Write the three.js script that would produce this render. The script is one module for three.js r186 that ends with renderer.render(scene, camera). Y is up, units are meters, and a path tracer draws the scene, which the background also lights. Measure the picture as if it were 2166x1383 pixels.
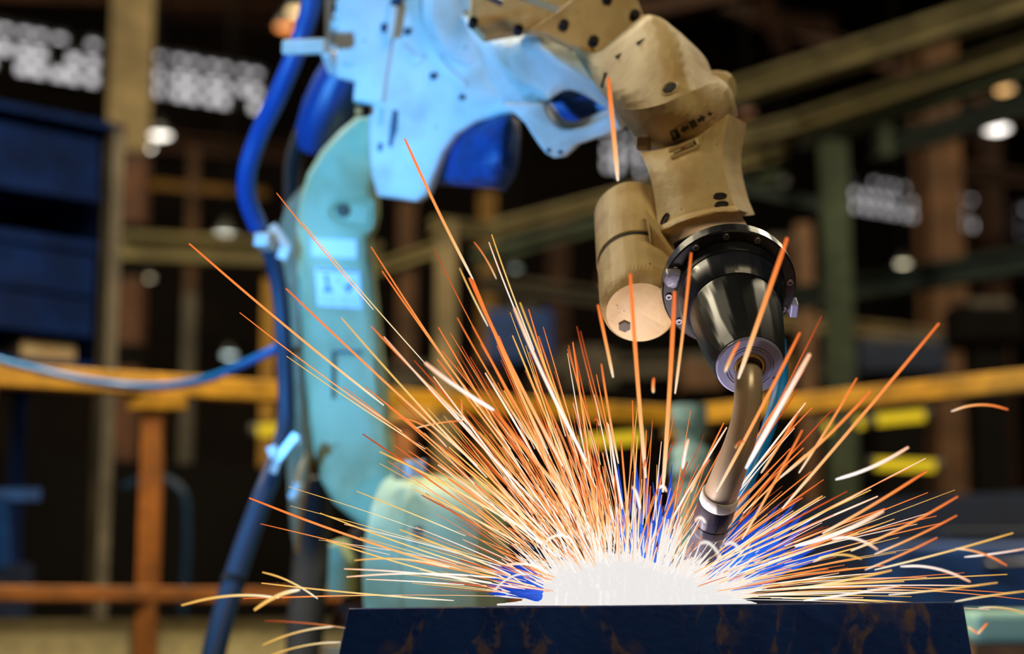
import * as THREE from 'three';
import { mergeGeometries, toCreasedNormals } from 'three/addons/utils/BufferGeometryUtils.js';
import { RoundedBoxGeometry } from 'three/addons/geometries/RoundedBoxGeometry.js';
import { RectAreaLightUniformsLib } from 'three/addons/lights/RectAreaLightUniformsLib.js';
import { createNoise2D, createNoise3D } from 'simplex-noise';

// ---------------------------------------------------------------- camera, sky, large lights, exposure
const W = 2166, H = 1383, F = 3657, PITCH = THREE.MathUtils.degToRad(9.4);
const V = (x, y, z) => new THREE.Vector3(x, y, z);
const EYE = V(0, 0.9, 0);
const FWD = V(0, Math.sin(PITCH), -Math.cos(PITCH)), UPV = V(0, Math.cos(PITCH), Math.sin(PITCH)), RIGHT = V(1, 0, 0);
const scene = new THREE.Scene();
scene.background = new THREE.Color(1.25, 1.2, 1.22);           // overcast daylight outside the clerestory
const camera = new THREE.PerspectiveCamera(2 * Math.atan(H / 2 / F) * 180 / Math.PI, W / H, 0.02, 120);
camera.position.copy(EYE);
camera.lookAt(EYE.clone().add(FWD));
camera.focus = 1.3;
camera.userData.fStop = 3.7;
const renderer = new THREE.WebGLRenderer({ antialias: true });
renderer.toneMapping = THREE.LinearToneMapping;
renderer.toneMappingExposure = 1.0;
renderer.shadowMap.enabled = true;
RectAreaLightUniformsLib.init();
const LIGHT = {
  arc: 0.36, arcColor: [0.98, 0.85, 0.88],          // the welding arc, candela
  cell: 10.5, cellColor: [1.0, 0.83, 0.5],         // warm panel lamp over the robot cell
  work: 4.9, workColor: [0.1, 0.43, 1.0],          // added flood lamp beside the cell, for blue light of unseen origin
  hall: 88, hallColor: [1.0, 0.87, 0.6],          // high lamps of the hall
};

// ---------------------------------------------------------------- helpers
let seed = 20240611;
const rnd = () => { seed = (seed + 0x6d2b79f5) | 0; let t = Math.imul(seed ^ (seed >>> 15), 1 | seed); t = (t + Math.imul(t ^ (t >>> 7), 61 | t)) ^ t; return ((t ^ (t >>> 14)) >>> 0) / 4294967296; };
const rr = (a, b) => a + (b - a) * rnd();
const n2 = createNoise2D(rnd), n3 = createNoise3D(rnd);
const at = (px, py, d) => EYE.clone().addScaledVector(FWD, d).addScaledVector(RIGHT, (px - W / 2) / F * d).addScaledVector(UPV, (H / 2 - py) / F * d);
const rayDir = (px, py) => at(px, py, 1).sub(EYE);
const hitPlane = (px, py, p, n) => { const d = rayDir(px, py); return EYE.clone().addScaledVector(d, p.clone().sub(EYE).dot(n) / d.dot(n)); };
const taken = new Map(), baseOf = new WeakMap();
function numbered(name) { const k = taken.get(name) ?? 0; taken.set(name, k + 1); return k ? `${name}_${String(k).padStart(3, '0')}` : name; }
function tag(o, label, category, group, kind) {
  o.userData.label = label; if (category) o.userData.category = category;
  if (group) o.userData.group = group; if (kind) o.userData.kind = kind;
  return o;
}
function uvBox(g) {                                   // texture coordinates in metres, by the way each face points
  const h = g.index ? g.toNonIndexed() : g, p = h.attributes.position, n = h.attributes.normal, uv = new Float32Array(p.count * 2);
  for (let i = 0; i < p.count; i += 3) {
    let x = 0, y = 0, z = 0;
    for (let k = 0; k < 3; k++) { x += n.getX(i + k); y += n.getY(i + k); z += n.getZ(i + k); }
    x = Math.abs(x); y = Math.abs(y); z = Math.abs(z);
    for (let k = i; k < i + 3; k++) {
      const a = x > y && x > z ? p.getZ(k) : p.getX(k), b = y > x && y > z ? p.getZ(k) : p.getY(k);
      uv[k * 2] = a; uv[k * 2 + 1] = b;
    }
  }
  h.setAttribute('uv', new THREE.BufferAttribute(uv, 2));
  return h;
}
function meshOf(name, geo, mat) { const m = new THREE.Mesh(geo, mat); m.name = name; m.castShadow = m.receiveShadow = true; return m; }
function thing(name, label, category, base, group, kind) {
  const o = new THREE.Group(); o.name = numbered(name); o.position.copy(base); baseOf.set(o, base.clone()); scene.add(o);
  return tag(o, label, category, group, kind);
}
function part(parent, name, geo, mat, label, keepUV) {
  const b = baseOf.get(parent);
  const g = keepUV ? geo : uvBox(geo);
  g.translate(-b.x, -b.y, -b.z);
  const m = meshOf(name, g, mat); baseOf.set(m, b); parent.add(m);
  if (label) m.userData.label = label;
  return m;
}
function single(name, label, category, geo, mat, group, kind, keepUV) {
  const g = keepUV ? geo : uvBox(geo);
  g.computeBoundingBox(); const b = g.boundingBox, base = V((b.min.x + b.max.x) / 2, b.min.y, (b.min.z + b.max.z) / 2);
  g.translate(-base.x, -base.y, -base.z);
  const m = meshOf(numbered(name), g, mat); m.position.copy(base); scene.add(m);
  return tag(m, label, category, group, kind);
}
const plain = (g) => { const h = g.index ? g.toNonIndexed() : g; for (const k of Object.keys(h.attributes)) if (!['position', 'normal', 'uv'].includes(k)) h.deleteAttribute(k); return h; };
const merged = (list) => mergeGeometries(list.map(plain));
const crease = (g, deg = 35) => toCreasedNormals(g.index ? g.toNonIndexed() : g, deg * Math.PI / 180);
function normalAt(yaw = 0, pitch = 0) {               // a face normal; 0, 0 looks back at the viewer, yaw turns it towards image right, pitch up
  yaw *= Math.PI / 180; pitch *= Math.PI / 180;
  return FWD.clone().multiplyScalar(-Math.cos(yaw) * Math.cos(pitch)).addScaledVector(RIGHT, Math.sin(yaw) * Math.cos(pitch)).addScaledVector(UPV, Math.sin(pitch));
}
function frameOf(origin, n, up = UPV) {
  const x = up.clone().cross(n).normalize(), y = n.clone().cross(x).normalize();
  return new THREE.Matrix4().makeBasis(x, y, n).setPosition(origin);
}
// A casting of real thickness: an outline that lies on a turned plane in space, pushed back by its thickness.
function plate(outline, [ox, oy, od], [yaw, pitch], thick, { bevel = 0.004, smooth = false, holes = [], lift = 0, seg = 3 } = {}) {
  const o = at(ox, oy, od), n = normalAt(yaw, pitch), m = frameOf(o, n), inv = m.clone().invert();
  const to2 = ([x, y]) => { const p = hitPlane(x, y, o, n).applyMatrix4(inv); return new THREE.Vector2(p.x, p.y); };
  const loop = (pts) => { let l = pts.map(to2); if (smooth) { const c = new THREE.CatmullRomCurve3(l.map((p) => V(p.x, p.y, 0)), true, 'centripetal'); l = c.getPoints(l.length * 6).slice(0, -1).map((p) => new THREE.Vector2(p.x, p.y)); } return l; };
  const shape = new THREE.Shape(loop(outline));
  for (const h of holes) shape.holes.push(new THREE.Path(loop(h)));
  const g = new THREE.ExtrudeGeometry(shape, { depth: Math.max(thick - 2 * bevel, 1e-4), bevelEnabled: bevel > 0, bevelThickness: bevel, bevelSize: bevel, bevelOffset: -bevel, bevelSegments: seg, curveSegments: 8 });
  g.translate(0, 0, -thick + bevel + lift);
  return crease(g.applyMatrix4(m), 30);
}
// A curved casting: control points interpolated into a smooth skin, closed at the back.
function skin(rows, thick, { away = FWD, sub = 6, round = 0, deg = 35 } = {}) {
  const P = rows.map((r) => r.map(([x, y, d]) => at(x, y, d))), R = P.length, C = P[0].length;
  const cr = (a, b, c, d, t) => { const t2 = t * t, t3 = t2 * t, o = V(0, 0, 0); o.addScaledVector(a, -0.5 * t3 + t2 - 0.5 * t).addScaledVector(b, 1.5 * t3 - 2.5 * t2 + 1).addScaledVector(c, -1.5 * t3 + 2 * t2 + 0.5 * t).addScaledVector(d, 0.5 * t3 - 0.5 * t2); return o; };
  const ext = (l, i) => i < 0 ? l[0].clone().multiplyScalar(2).sub(l[1]) : i >= l.length ? l[l.length - 1].clone().multiplyScalar(2).sub(l[l.length - 2]) : l[i];
  const along = (l) => { const o = []; for (let i = 0; i < l.length - 1; i++) for (let k = 0; k < sub; k++) o.push(cr(ext(l, i - 1), l[i], l[i + 1], ext(l, i + 2), k / sub)); o.push(l[l.length - 1].clone()); return o; };
  const wide = P.map(along), n = (R - 1) * sub + 1, m = (C - 1) * sub + 1, cols = [];
  for (let j = 0; j < m; j++) cols.push(along(wide.map((r) => r[j])));
  const front = [], back = [], fall = [1, 0.42, 0.14, 0.02];
  for (let i = 0; i < n; i++) for (let j = 0; j < m; j++) {
    const p = cols[j][i].clone(), e = Math.min(i, j, n - 1 - i, m - 1 - j);
    back.push(p.clone().addScaledVector(away, thick));
    front.push(p.addScaledVector(away, round * (fall[e] ?? 0)));
  }
  const pos = []; [...front, ...back].forEach((p) => pos.push(p.x, p.y, p.z));
  const idx = [], B = n * m, id = (i, j) => i * m + j;
  for (let i = 0; i < n - 1; i++) for (let j = 0; j < m - 1; j++) {
    const a = id(i, j), b = id(i, j + 1), c = id(i + 1, j), d = id(i + 1, j + 1);
    idx.push(a, c, b, b, c, d, B + a, B + b, B + c, B + b, B + d, B + c);
  }
  const ring = [];
  for (let j = 0; j < m - 1; j++) ring.push([id(0, j), id(0, j + 1)]);
  for (let i = 0; i < n - 1; i++) ring.push([id(i, m - 1), id(i + 1, m - 1)]);
  for (let j = m - 1; j > 0; j--) ring.push([id(n - 1, j), id(n - 1, j - 1)]);
  for (let i = n - 1; i > 0; i--) ring.push([id(i, 0), id(i - 1, 0)]);
  for (const [a, b] of ring) idx.push(a, b, B + a, b, B + b, B + a);
  const g = new THREE.BufferGeometry(); g.setAttribute('position', new THREE.Float32BufferAttribute(pos, 3)); g.setIndex(idx);
  g.setAttribute('uv', new THREE.Float32BufferAttribute(new Float32Array(pos.length / 3 * 2), 2)); g.computeVertexNormals();
  return crease(g, deg);
}
function turned(origin, axis, profile, seg = 48, deg = 32) {   // a body of revolution; profile in metres [radius, along]
  const g = new THREE.LatheGeometry(profile.map(([r, s]) => new THREE.Vector2(Math.max(r, 1e-5), s)), seg);
  g.applyQuaternion(new THREE.Quaternion().setFromUnitVectors(V(0, 1, 0), axis.clone().normalize())).translate(origin.x, origin.y, origin.z);
  return crease(g, deg);
}
function sweep(pts, radius, seg = 32, rad = 12, cap = true) {  // a tube along points; uv.x runs along it
  const c = new THREE.CatmullRomCurve3(pts, false, 'centripetal'), fr = c.computeFrenetFrames(seg, false), pos = [], nor = [], uv = [], idx = [], p = V(0, 0, 0);
  for (let i = 0; i <= seg; i++) {
    c.getPointAt(i / seg, p); const r = typeof radius === 'function' ? radius(i / seg) : radius;
    for (let j = 0; j <= rad; j++) {
      const a = j / rad * 2 * Math.PI, n = fr.normals[i].clone().multiplyScalar(Math.cos(a)).addScaledVector(fr.binormals[i], Math.sin(a));
      pos.push(p.x + n.x * r, p.y + n.y * r, p.z + n.z * r); nor.push(n.x, n.y, n.z); uv.push(i / seg, j / rad);
    }
  }
  for (let i = 0; i < seg; i++) for (let j = 0; j < rad; j++) { const a = i * (rad + 1) + j, b = a + rad + 1; idx.push(a, a + 1, b, b, a + 1, b + 1); }
  if (cap) for (const e of [0, seg]) {
    c.getPointAt(e / seg, p); const t = fr.tangents[e].clone().multiplyScalar(e ? 1 : -1), k = pos.length / 3;
    pos.push(p.x, p.y, p.z); nor.push(t.x, t.y, t.z); uv.push(e / seg, 0.5);
    for (let j = 0; j <= rad; j++) { const q = e * (rad + 1) + j; pos.push(pos[q * 3], pos[q * 3 + 1], pos[q * 3 + 2]); nor.push(t.x, t.y, t.z); uv.push(e / seg, j / rad); }
    for (let j = 0; j < rad; j++) e ? idx.push(k, k + 1 + j, k + 2 + j) : idx.push(k, k + 2 + j, k + 1 + j);
  }
  const g = new THREE.BufferGeometry();
  g.setAttribute('position', new THREE.Float32BufferAttribute(pos, 3)); g.setAttribute('normal', new THREE.Float32BufferAttribute(nor, 3)); g.setAttribute('uv', new THREE.Float32BufferAttribute(uv, 2)); g.setIndex(idx);
  return g;
}
function barBasis(a, b, up = V(0, 1, 0)) { const z = b.clone().sub(a).normalize(); if (Math.abs(z.y) > 0.9) up = V(0, 0, 1); const x = up.clone().cross(z).normalize(), y = z.clone().cross(x); return new THREE.Matrix4().makeBasis(x, y, z).setPosition(a.clone().add(b).multiplyScalar(0.5)); }
const bar = (a, b, w, h, r = 0) => (r ? new RoundedBoxGeometry(w, h, a.distanceTo(b), 2, r) : new THREE.BoxGeometry(w, h, a.distanceTo(b))).applyMatrix4(barBasis(a, b));
function iBeam(a, b, w, h, web = 0.014, fl = 0.02) {           // rolled steel joist
  const L = a.distanceTo(b);
  return merged([[w, fl, 0, h / 2 - fl / 2], [w, fl, 0, -h / 2 + fl / 2], [web, h - 2 * fl, 0, 0]].map(([x, y, cx, cy]) => new THREE.BoxGeometry(x, y, L).translate(cx, cy, 0))).applyMatrix4(barBasis(a, b));
}
function channelPost(x, y0, y1, z, w, d, turn = 0) {            // H column, standing
  const L = y1 - y0;
  return merged([[w, 0.02, 0, d / 2 - 0.01], [w, 0.02, 0, -d / 2 + 0.01], [0.016, d - 0.04, 0, 0]].map(([a, c, cx, cz]) => new THREE.BoxGeometry(a, L, c).translate(cx, 0, cz))).rotateY(turn).translate(x, (y0 + y1) / 2, z);
}
const block = (c, w, h, d, n = normalAt(), r = 0.002) => new RoundedBoxGeometry(w, h, d, 2, Math.min(r, w / 3, h / 3, d / 3)).applyMatrix4(frameOf(c, n));
function socketScrew(c, axis, r, h) { return turned(c, axis, [[0, h * 0.35], [r * 0.5, h * 0.35], [r * 0.5, h], [r * 0.92, h], [r, h * 0.85], [r, -h], [0, -h]], 16); }
function hexBolt(c, axis, r, h) { return turned(c, axis, [[0, h], [r * 0.85, h], [r, h * 0.8], [r, -h], [0, -h]], 6, 20); }

const caster = new THREE.Raycaster();
function surf(mesh, px, py) {                        // the point and normal of a built surface seen along that line
  const m = new THREE.Mesh(mesh.geometry, new THREE.MeshBasicMaterial({ side: THREE.DoubleSide })); m.position.copy(baseOf.get(mesh)); m.updateMatrixWorld(true);
  caster.set(EYE, rayDir(px, py).normalize());
  const h = caster.intersectObject(m)[0]; if (!h) throw new Error(`no surface of ${mesh.name} at ${px}, ${py}`);
  const n = h.face.normal.clone(); if (n.dot(caster.ray.direction) > 0) n.negate();
  return { p: h.point.clone(), n };
}

// ---------------------------------------------------------------- materials
function noiseTexture(size, fn, srgb = true) {
  const d = new Uint8Array(size * size * 4);
  for (let y = 0; y < size; y++) for (let x = 0; x < size; x++) { const c = fn(x / size, y / size); for (let k = 0; k < 3; k++) d[(y * size + x) * 4 + k] = Math.max(0, Math.min(255, c[k] * 255)); d[(y * size + x) * 4 + 3] = 255; }
  const t = new THREE.DataTexture(d, size, size); t.wrapS = t.wrapT = THREE.MirroredRepeatWrapping; t.magFilter = THREE.LinearFilter; t.minFilter = THREE.LinearFilter;
  if (srgb) t.colorSpace = THREE.SRGBColorSpace; t.needsUpdate = true; return t;
}
const fbm = (x, y, o = 4) => { let s = 0, a = 0.5; for (let i = 0; i < o; i++, a *= 0.5, x *= 2.03, y *= 2.03) s += a * n2(x + i * 17, y - i * 9); return s; };
const sm = (x, a, b) => { const t = Math.max(0, Math.min(1, (x - a) / (b - a))); return t * t * (3 - 2 * t); };
const rep = (t, k) => { const c = t.clone(); c.repeat.set(k, k); c.needsUpdate = true; return c; };
// worn machine paint: faint mottling, brown handling stains and fine chips
const paintTex = noiseTexture(512, (u, v) => {
  const m = 0.94 + 0.07 * fbm(u * 5, v * 5), st = 0.42 * sm(fbm(u * 4 + 40, v * 4, 5), -0.15, 0.65), ch = sm(n2(u * 60, v * 60), 0.86, 0.93) * sm(fbm(u * 9 + 7, v * 9), 0.05, 0.2);
  return [m * (1 - 0.22 * st) * (1 - 0.6 * ch), m * (1 - 0.34 * st) * (1 - 0.68 * ch), m * (1 - 0.5 * st) * (1 - 0.75 * ch)];
});
const castBump = noiseTexture(256, (u, v) => { const h = 0.5 + 0.25 * fbm(u * 40, v * 40, 3); return [h, h, h]; }, false);
const steelTex = noiseTexture(512, (u, v) => { const s = 0.5 + 0.5 * fbm(u * 3, v * 24, 4), p = fbm(u * 6 + 9, v * 6, 4); const k = 0.72 + 0.3 * s + 0.18 * p; return [k, k, k]; });
const grimeTex = noiseTexture(256, (u, v) => { const k = 0.78 + 0.25 * fbm(u * 4, v * 4, 5) + 0.1 * fbm(u * 30, v * 30, 2); return [k, k * 0.98, k * 0.95]; });
const std = (color, roughness = 0.6, extra = {}) => new THREE.MeshStandardMaterial({ color, roughness, metalness: 0, ...extra });
const painted = (color, roughness, k = 3, extra = {}) => std(color, roughness, { map: rep(paintTex, k), bumpMap: rep(castBump, 6), bumpScale: 0.0004, ...extra });
const M = {
  robot: painted('#d6ddd6', 0.5, 2.2),
  robotArm: painted('#b9cca0', 0.55, 1.6),
  wristPaint: painted('#c8ad7a', 0.6, 3.4),
  tan: painted('#a8906a', 0.6, 4),
  black: std('#0d0f14', 0.36),
  flange: new THREE.MeshPhysicalMaterial({ color: '#10131d', roughness: 0.3, clearcoat: 0.4, clearcoatRoughness: 0.25 }),
  collar: std('#868bb0', 0.36, { metalness: 0.15 }),
  steel: std('#9b9aa0', 0.3, { metalness: 0.9 }),
  brass: std('#b08d4c', 0.3, { metalness: 0.85 }),
  torchMetal: std('#a3937a', 0.3, { metalness: 0.25 }),
  ceramic: std('#d9d7d3', 0.45),
  nozzle: std('#3c3742', 0.3, { metalness: 0.4, map: rep(steelTex, 10) }),
  hole: std('#0a0a0a', 0.8),
  rubberBlue: std('#0b3f86', 0.42),
  rubberDark: std('#12304c', 0.5),
  rubberBlack: std('#080b10', 0.75),
  gasBlue: std('#0c86dc', 0.3),
  coverBlue: std('#0d4fa6', 0.5, { map: rep(grimeTex, 6) }),
  clamp: std('#cfd6d2', 0.4, { metalness: 0.25 }),
  beam: std('#9c8f5e', 0.65, { map: rep(grimeTex, 0.9) }),
  beamGreen: std('#69765a', 0.65, { map: rep(grimeTex, 0.9) }),
  beamDark: std('#2e4038', 0.7, { map: rep(grimeTex, 0.9) }),
  column: std('#b09a6d', 0.7, { map: rep(grimeTex, 0.7) }),
  columnPink: std('#8f6644', 0.7, { map: rep(grimeTex, 0.7) }),
  orange: std('#b86f24', 0.6, { map: rep(grimeTex, 1.5) }),
  bandOrange: std('#6e3f16', 0.7, { map: rep(grimeTex, 1) }),
  safety: std('#d39a1e', 0.5, { map: rep(grimeTex, 2) }),
  navy: std('#1d56b4', 0.5, { map: rep(grimeTex, 1.4) }),
  rackBlue: new THREE.MeshPhysicalMaterial({ color: '#07245f', roughness: 0.85, specularIntensity: 0.25, map: rep(grimeTex, 1.4) }),
  navyDark: std('#0c2148', 0.55, { map: rep(grimeTex, 1.4) }),
  dark: new THREE.MeshPhysicalMaterial({ color: '#120e0b', roughness: 0.9, specularIntensity: 0.2 }),
  rust: std('#5a351c', 0.8, { map: rep(grimeTex, 1) }),
  brown: std('#3a2415', 0.85, { map: rep(grimeTex, 0.3) }),
  hallWall: std('#33241a', 0.9, { map: rep(grimeTex, 0.25) }),
  concrete: std('#4a4640', 0.9, { map: rep(grimeTex, 0.3) }),
  panelBeige: std('#d6c897', 0.7, { map: rep(grimeTex, 1.2) }),
  mint: std('#8fb7a6', 0.5),
  paleBlue: std('#a9d8ea', 0.5, { map: rep(grimeTex, 5) }),
  grey: std('#6d6455', 0.7, { map: rep(grimeTex, 1) }),
  glass: new THREE.MeshPhysicalMaterial({ color: '#ffffff', roughness: 0.05, transmission: 1, thickness: 0, ior: 1.45 }),
  shade: std('#4a4a44', 0.5),
};
const glow = (r, g, b) => new THREE.MeshStandardMaterial({ color: '#000000', roughness: 1, emissive: new THREE.Color(r, g, b), emissiveIntensity: 1 });

// ---------------------------------------------------------------- the hall
const struct = (name, geo, mat, label) => { const m = single(name, label, undefined, geo, mat, undefined, 'structure'); return m; };
const HOR = 1297;                                                  // the level of the eye
const wallA = at(0, HOR, 23), wallB = at(W, HOR, 33.3);
const along = wallB.clone().sub(wallA).setY(0).normalize(), inward = V(-along.z, 0, along.x);
if (inward.dot(EYE.clone().sub(wallA)) < 0) inward.negate();
const hallM = new THREE.Matrix4().makeBasis(along, V(0, 1, 0), inward.clone()).setPosition(V(wallA.x, 0, wallA.z));
const hallInv = hallM.clone().invert();
const hallBox = (u0, u1, y0, y1, w0, w1) => new THREE.BoxGeometry(u1 - u0, y1 - y0, w1 - w0).translate((u0 + u1) / 2, (y0 + y1) / 2, (w0 + w1) / 2).applyMatrix4(hallM);
const onWall = (px, py) => hitPlane(px, py, wallA, inward).applyMatrix4(hallInv);   // x along the wall, y height
const U0 = -14, U1 = 34, D1 = 36, TOP = 11.5;
struct('floor', hallBox(U0, U1, -0.3, 0, -0.3, D1), M.concrete, 'grey concrete floor of the factory hall');
struct('ceiling', hallBox(U0, U1, TOP, TOP + 0.3, -0.3, D1), M.brown, 'dark brown roof of the factory hall');
struct('wall_left', hallBox(U0 - 0.3, U0, 0, TOP, -0.3, D1), M.hallWall, 'dark end wall of the hall');
struct('wall_right', hallBox(U1, U1 + 0.3, 0, TOP, -0.3, D1), M.hallWall, 'dark far end wall of the hall');
struct('wall_front', hallBox(U0, U1, 0, TOP, D1, D1 + 0.3), M.hallWall, 'dark long wall opposite the window strip');
{
  const yLow = onWall(0, 147).y, yMid = onWall(0, 76).y, yUp0 = onWall(0, 64).y, yUp1 = onWall(0, 40).y;
  const bays = [[-120, 238], [300, 580], [1278, 1378], [1780, 1968], [2026, 2118], [2138, 2230]];
  const solid = [hallBox(U0, U1, 0, yLow, -0.3, 0), hallBox(U0, U1, yUp1, TOP, -0.3, 0), hallBox(U0, U1, yMid, yUp0, -0.3, 0)];
  let last = U0;
  const pitch = 0.25;
  bays.forEach(([x0, x1], k) => {
    const a = onWall(x0, 100).x, cols = Math.max(2, Math.round((onWall(x1, 100).x - a) / pitch)), b = a + cols * pitch;
    for (const [y0, y1] of [[yLow, yMid], [yUp0, yUp1]]) solid.push(hallBox(last, a, y0, y1, -0.3, 0));
    last = b;
    const base = V((a + b) / 2, yLow, -0.15).applyMatrix4(hallM);
    const win = thing(`window_${k + 1}`, ['strip window of small bright panes high on the hall wall', 'window strip of bright panes beyond the beige column', 'few bright window panes high behind the robot wrist', 'four bright window columns beside the pink steel column', 'dim pair of window columns beyond the pink steel column', 'dim window columns at the far hall corner'][k], undefined, base, undefined, 'structure');
    const frame = [], rows = [[yLow, (yLow + yMid) / 2], [(yLow + yMid) / 2, yMid], [yUp0, yUp1]];
    for (let c = 0; c <= cols; c++) for (const [y0, y1] of rows) { const w = c % 2 ? 0.016 : 0.045; frame.push(hallBox(a + c * pitch - w, a + c * pitch + w, y0, y1, -0.2, -0.08)); }
    frame.push(hallBox(a, b, rows[1][0] - 0.035, rows[1][0] + 0.035, -0.2, -0.08));
    part(win, 'window_frame', merged(frame), M.shade);
    for (let c = 0; c < cols; c++) for (const [y0, y1] of rows) {
      if (rnd() < (k > 2 ? 0.16 : 0.07)) { part(win, 'blind_panel', hallBox(a + c * pitch + 0.02, a + (c + 1) * pitch - 0.02, y0, y1, -0.16, -0.12), M.grey); continue; }
      part(win, 'pane', hallBox(a + c * pitch + 0.02, a + (c + 1) * pitch - 0.02, y0 + 0.01, y1 - 0.01, -0.145, -0.135), M.glass);
    }
  });
  for (const [y0, y1] of [[yLow, yMid], [yUp0, yUp1]]) solid.push(hallBox(last, U1, y0, y1, -0.3, 0));
  struct('wall_back', merged(solid), M.hallWall, 'dark brown hall wall below and above the strip windows');
}
// roof girders
for (const [a, b, w] of [[at(1300, 30, 15), at(1700, -60, 13), 0.16], [at(1480, -10, 18), at(2200, 260, 22), 0.14], [at(1590, 40, 17), at(1760, 60, 17), 0.12], [at(300, 10, 20), at(700, 60, 24), 0.2], [at(-60, -20, 17), at(700, 15, 21), 0.12], [at(1600, -40, 16), at(1660, 120, 16), 0.1]])
  single('roof_girder', 'dark brown steel girder under the hall roof', 'girder', iBeam(a, b, w, w * 1.4), M.rust, 'roof girders');

// ---------------------------------------------------------------- hall steelwork
const FLOOR = 0;
const postAt = (px, pyTop, d) => at(px, pyTop, d);
{
  const c = at(270, 300, 8), t = thing('steel_column', 'beige steel column with orange and black banded foot', 'column', V(c.x, 0, c.z));
  const bandY = (py) => at(270, py, 8).y;
  part(t, 'upper_shaft', channelPost(c.x, bandY(330), TOP, c.z, 0.19, 0.19, 0.25), M.column);
  const ys = [330, 482, 600, 742, 792, 1100, 1400];
  for (let i = 0; i < ys.length - 1; i++) part(t, i % 2 ? 'black_band' : 'orange_band', new THREE.BoxGeometry(0.135, bandY(ys[i]) - bandY(ys[i + 1]), 0.135).translate(c.x + 0.03, (bandY(ys[i]) + bandY(ys[i + 1])) / 2, c.z), i % 2 ? M.dark : M.bandOrange, i % 2 ? 'black warning band' : 'orange warning band');
  part(t, 'foot', new THREE.BoxGeometry(0.2, bandY(1400), 0.2).translate(c.x, bandY(1400) / 2, c.z), M.dark);
}
function simpleColumn(px, top, d, w, mat, label, lean = 0.2) { const c = at(px, 600, d), y = at(px, top, d).y; return single('steel_column', label, 'column', channelPost(c.x, 0, Math.min(y, TOP), c.z, w, w, lean), mat); }
simpleColumn(1992, 40, 12, 0.25, M.columnPink, 'pinkish steel column behind the sloping olive beams');
simpleColumn(2100, 270, 16, 0.2, M.rust, 'rust brown steel column beside the hanging white lamp');

simpleColumn(1772, 290, 7, 0.095, M.beamGreen, 'grey green steel post carrying the gantry corner', 0.1);
simpleColumn(944, 468, 5.5, 0.066, M.column, 'beige square post under the handrail end', 0);
simpleColumn(402, 300, 13, 0.08, M.columnPink, 'thin ochre post behind the pendant lamp');
simpleColumn(404, 620, 9, 0.06, M.grey, 'thin grey post beside the banded column', 0);
simpleColumn(572, 590, 7, 0.05, M.safety, 'thin ochre post behind the blue hose', 0);
simpleColumn(1702, 470, 10, 0.09, M.columnPink, 'brown post behind the black flange', 0);
simpleColumn(860, 420, 12, 0.12, M.columnPink, 'brown post beyond the elbow of the robot', 0.1);
simpleColumn(1030, 400, 13, 0.12, M.safety, 'ochre post beyond the blue cover', 0.1);
simpleColumn(1180, 430, 14, 0.16, M.rust, 'rust brown post beyond the wrist motor', 0.1);
function beam(label, a, b, w, h, mat, group) { return single('steel_beam', label, 'beam', iBeam(a, b, w, h, 0.02, Math.min(0.025, h / 4)), mat, group); }
beam('highest sloping olive steel beam of the gantry', at(1440, 232, 8.6), at(2300, -40, 6.0), 0.1, 0.1, M.beam);
beam('sloping olive steel beam crossing the pinkish column', at(1580, 300, 8.4), at(2300, 62, 6.2), 0.1, 0.085, M.beam);
beam('thin grey green beam under the sloping olive beam', at(1700, 305, 8.2), at(2300, 108, 6.2), 0.06, 0.045, M.beamGreen);
beam('dark blue green beam below the amber lamp', at(1860, 318, 9), at(2300, 178, 7.2), 0.08, 0.1, M.beamDark);
beam('dark green beam crossing the grey green post', at(1560, 652, 8.5), at(2300, 530, 6.6), 0.1, 0.1, M.beamDark);
beam('olive handrail beam rising behind the wrist motor', at(1000, 496, 5.6), at(1660, 318, 7.4), 0.05, 0.05, M.beam);
beam('grey green beam under the olive handrail', at(1010, 545, 6), at(1640, 372, 7.8), 0.06, 0.05, M.beamGreen);
beam('short level olive beam on the beige post', at(915, 476, 5.5), at(1050, 492, 5.6), 0.05, 0.05, M.beam);
beam('olive beam sloping down behind the lower arm', at(770, 582, 5.8), at(930, 528, 5.5), 0.05, 0.045, M.beam);
beam('level olive beam behind the pendant lamp', at(250, 520, 7), at(800, 545, 7.6), 0.08, 0.115, M.beam);
beam('pale grey pipe rack beam behind the grey green post', at(1560, 668, 11), at(2120, 730, 12), 0.08, 0.1, M.column);
beam('lower pale grey rack beam near the yellow rail', at(1560, 775, 11), at(2060, 792, 12), 0.08, 0.08, M.grey);
beam('dim brown beam behind the wrist motor', at(1020, 600, 10), at(1420, 650, 11), 0.1, 0.1, M.grey);
beam('dim olive beam near the yellow rail', at(820, 795, 9), at(1500, 770, 10), 0.08, 0.12, M.grey);
beam('short green gusset beam below the gantry corner', at(1560, 395, 7.4), at(1760, 440, 7.2), 0.05, 0.04, M.beamDark);
beam('olive brace beam at the gantry corner', at(1560, 290, 7.2), at(1680, 262, 7.2), 0.06, 0.07, M.beam);
beam('grey hanging strut below the sloping beam', at(1868, 250, 8), at(1872, 330, 8), 0.05, 0.08, M.beamGreen);
beam('brown purlin beyond the banded column', at(300, 300, 15), at(620, 330, 17), 0.2, 0.16, M.rust);
beam('ochre rail beyond the thin ochre post', at(320, 390, 14), at(560, 410, 15), 0.06, 0.06, M.safety);
beam('brown brace beyond the pinkish column', at(1960, 350, 14), at(2200, 385, 15), 0.1, 0.12, M.rust);
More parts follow.
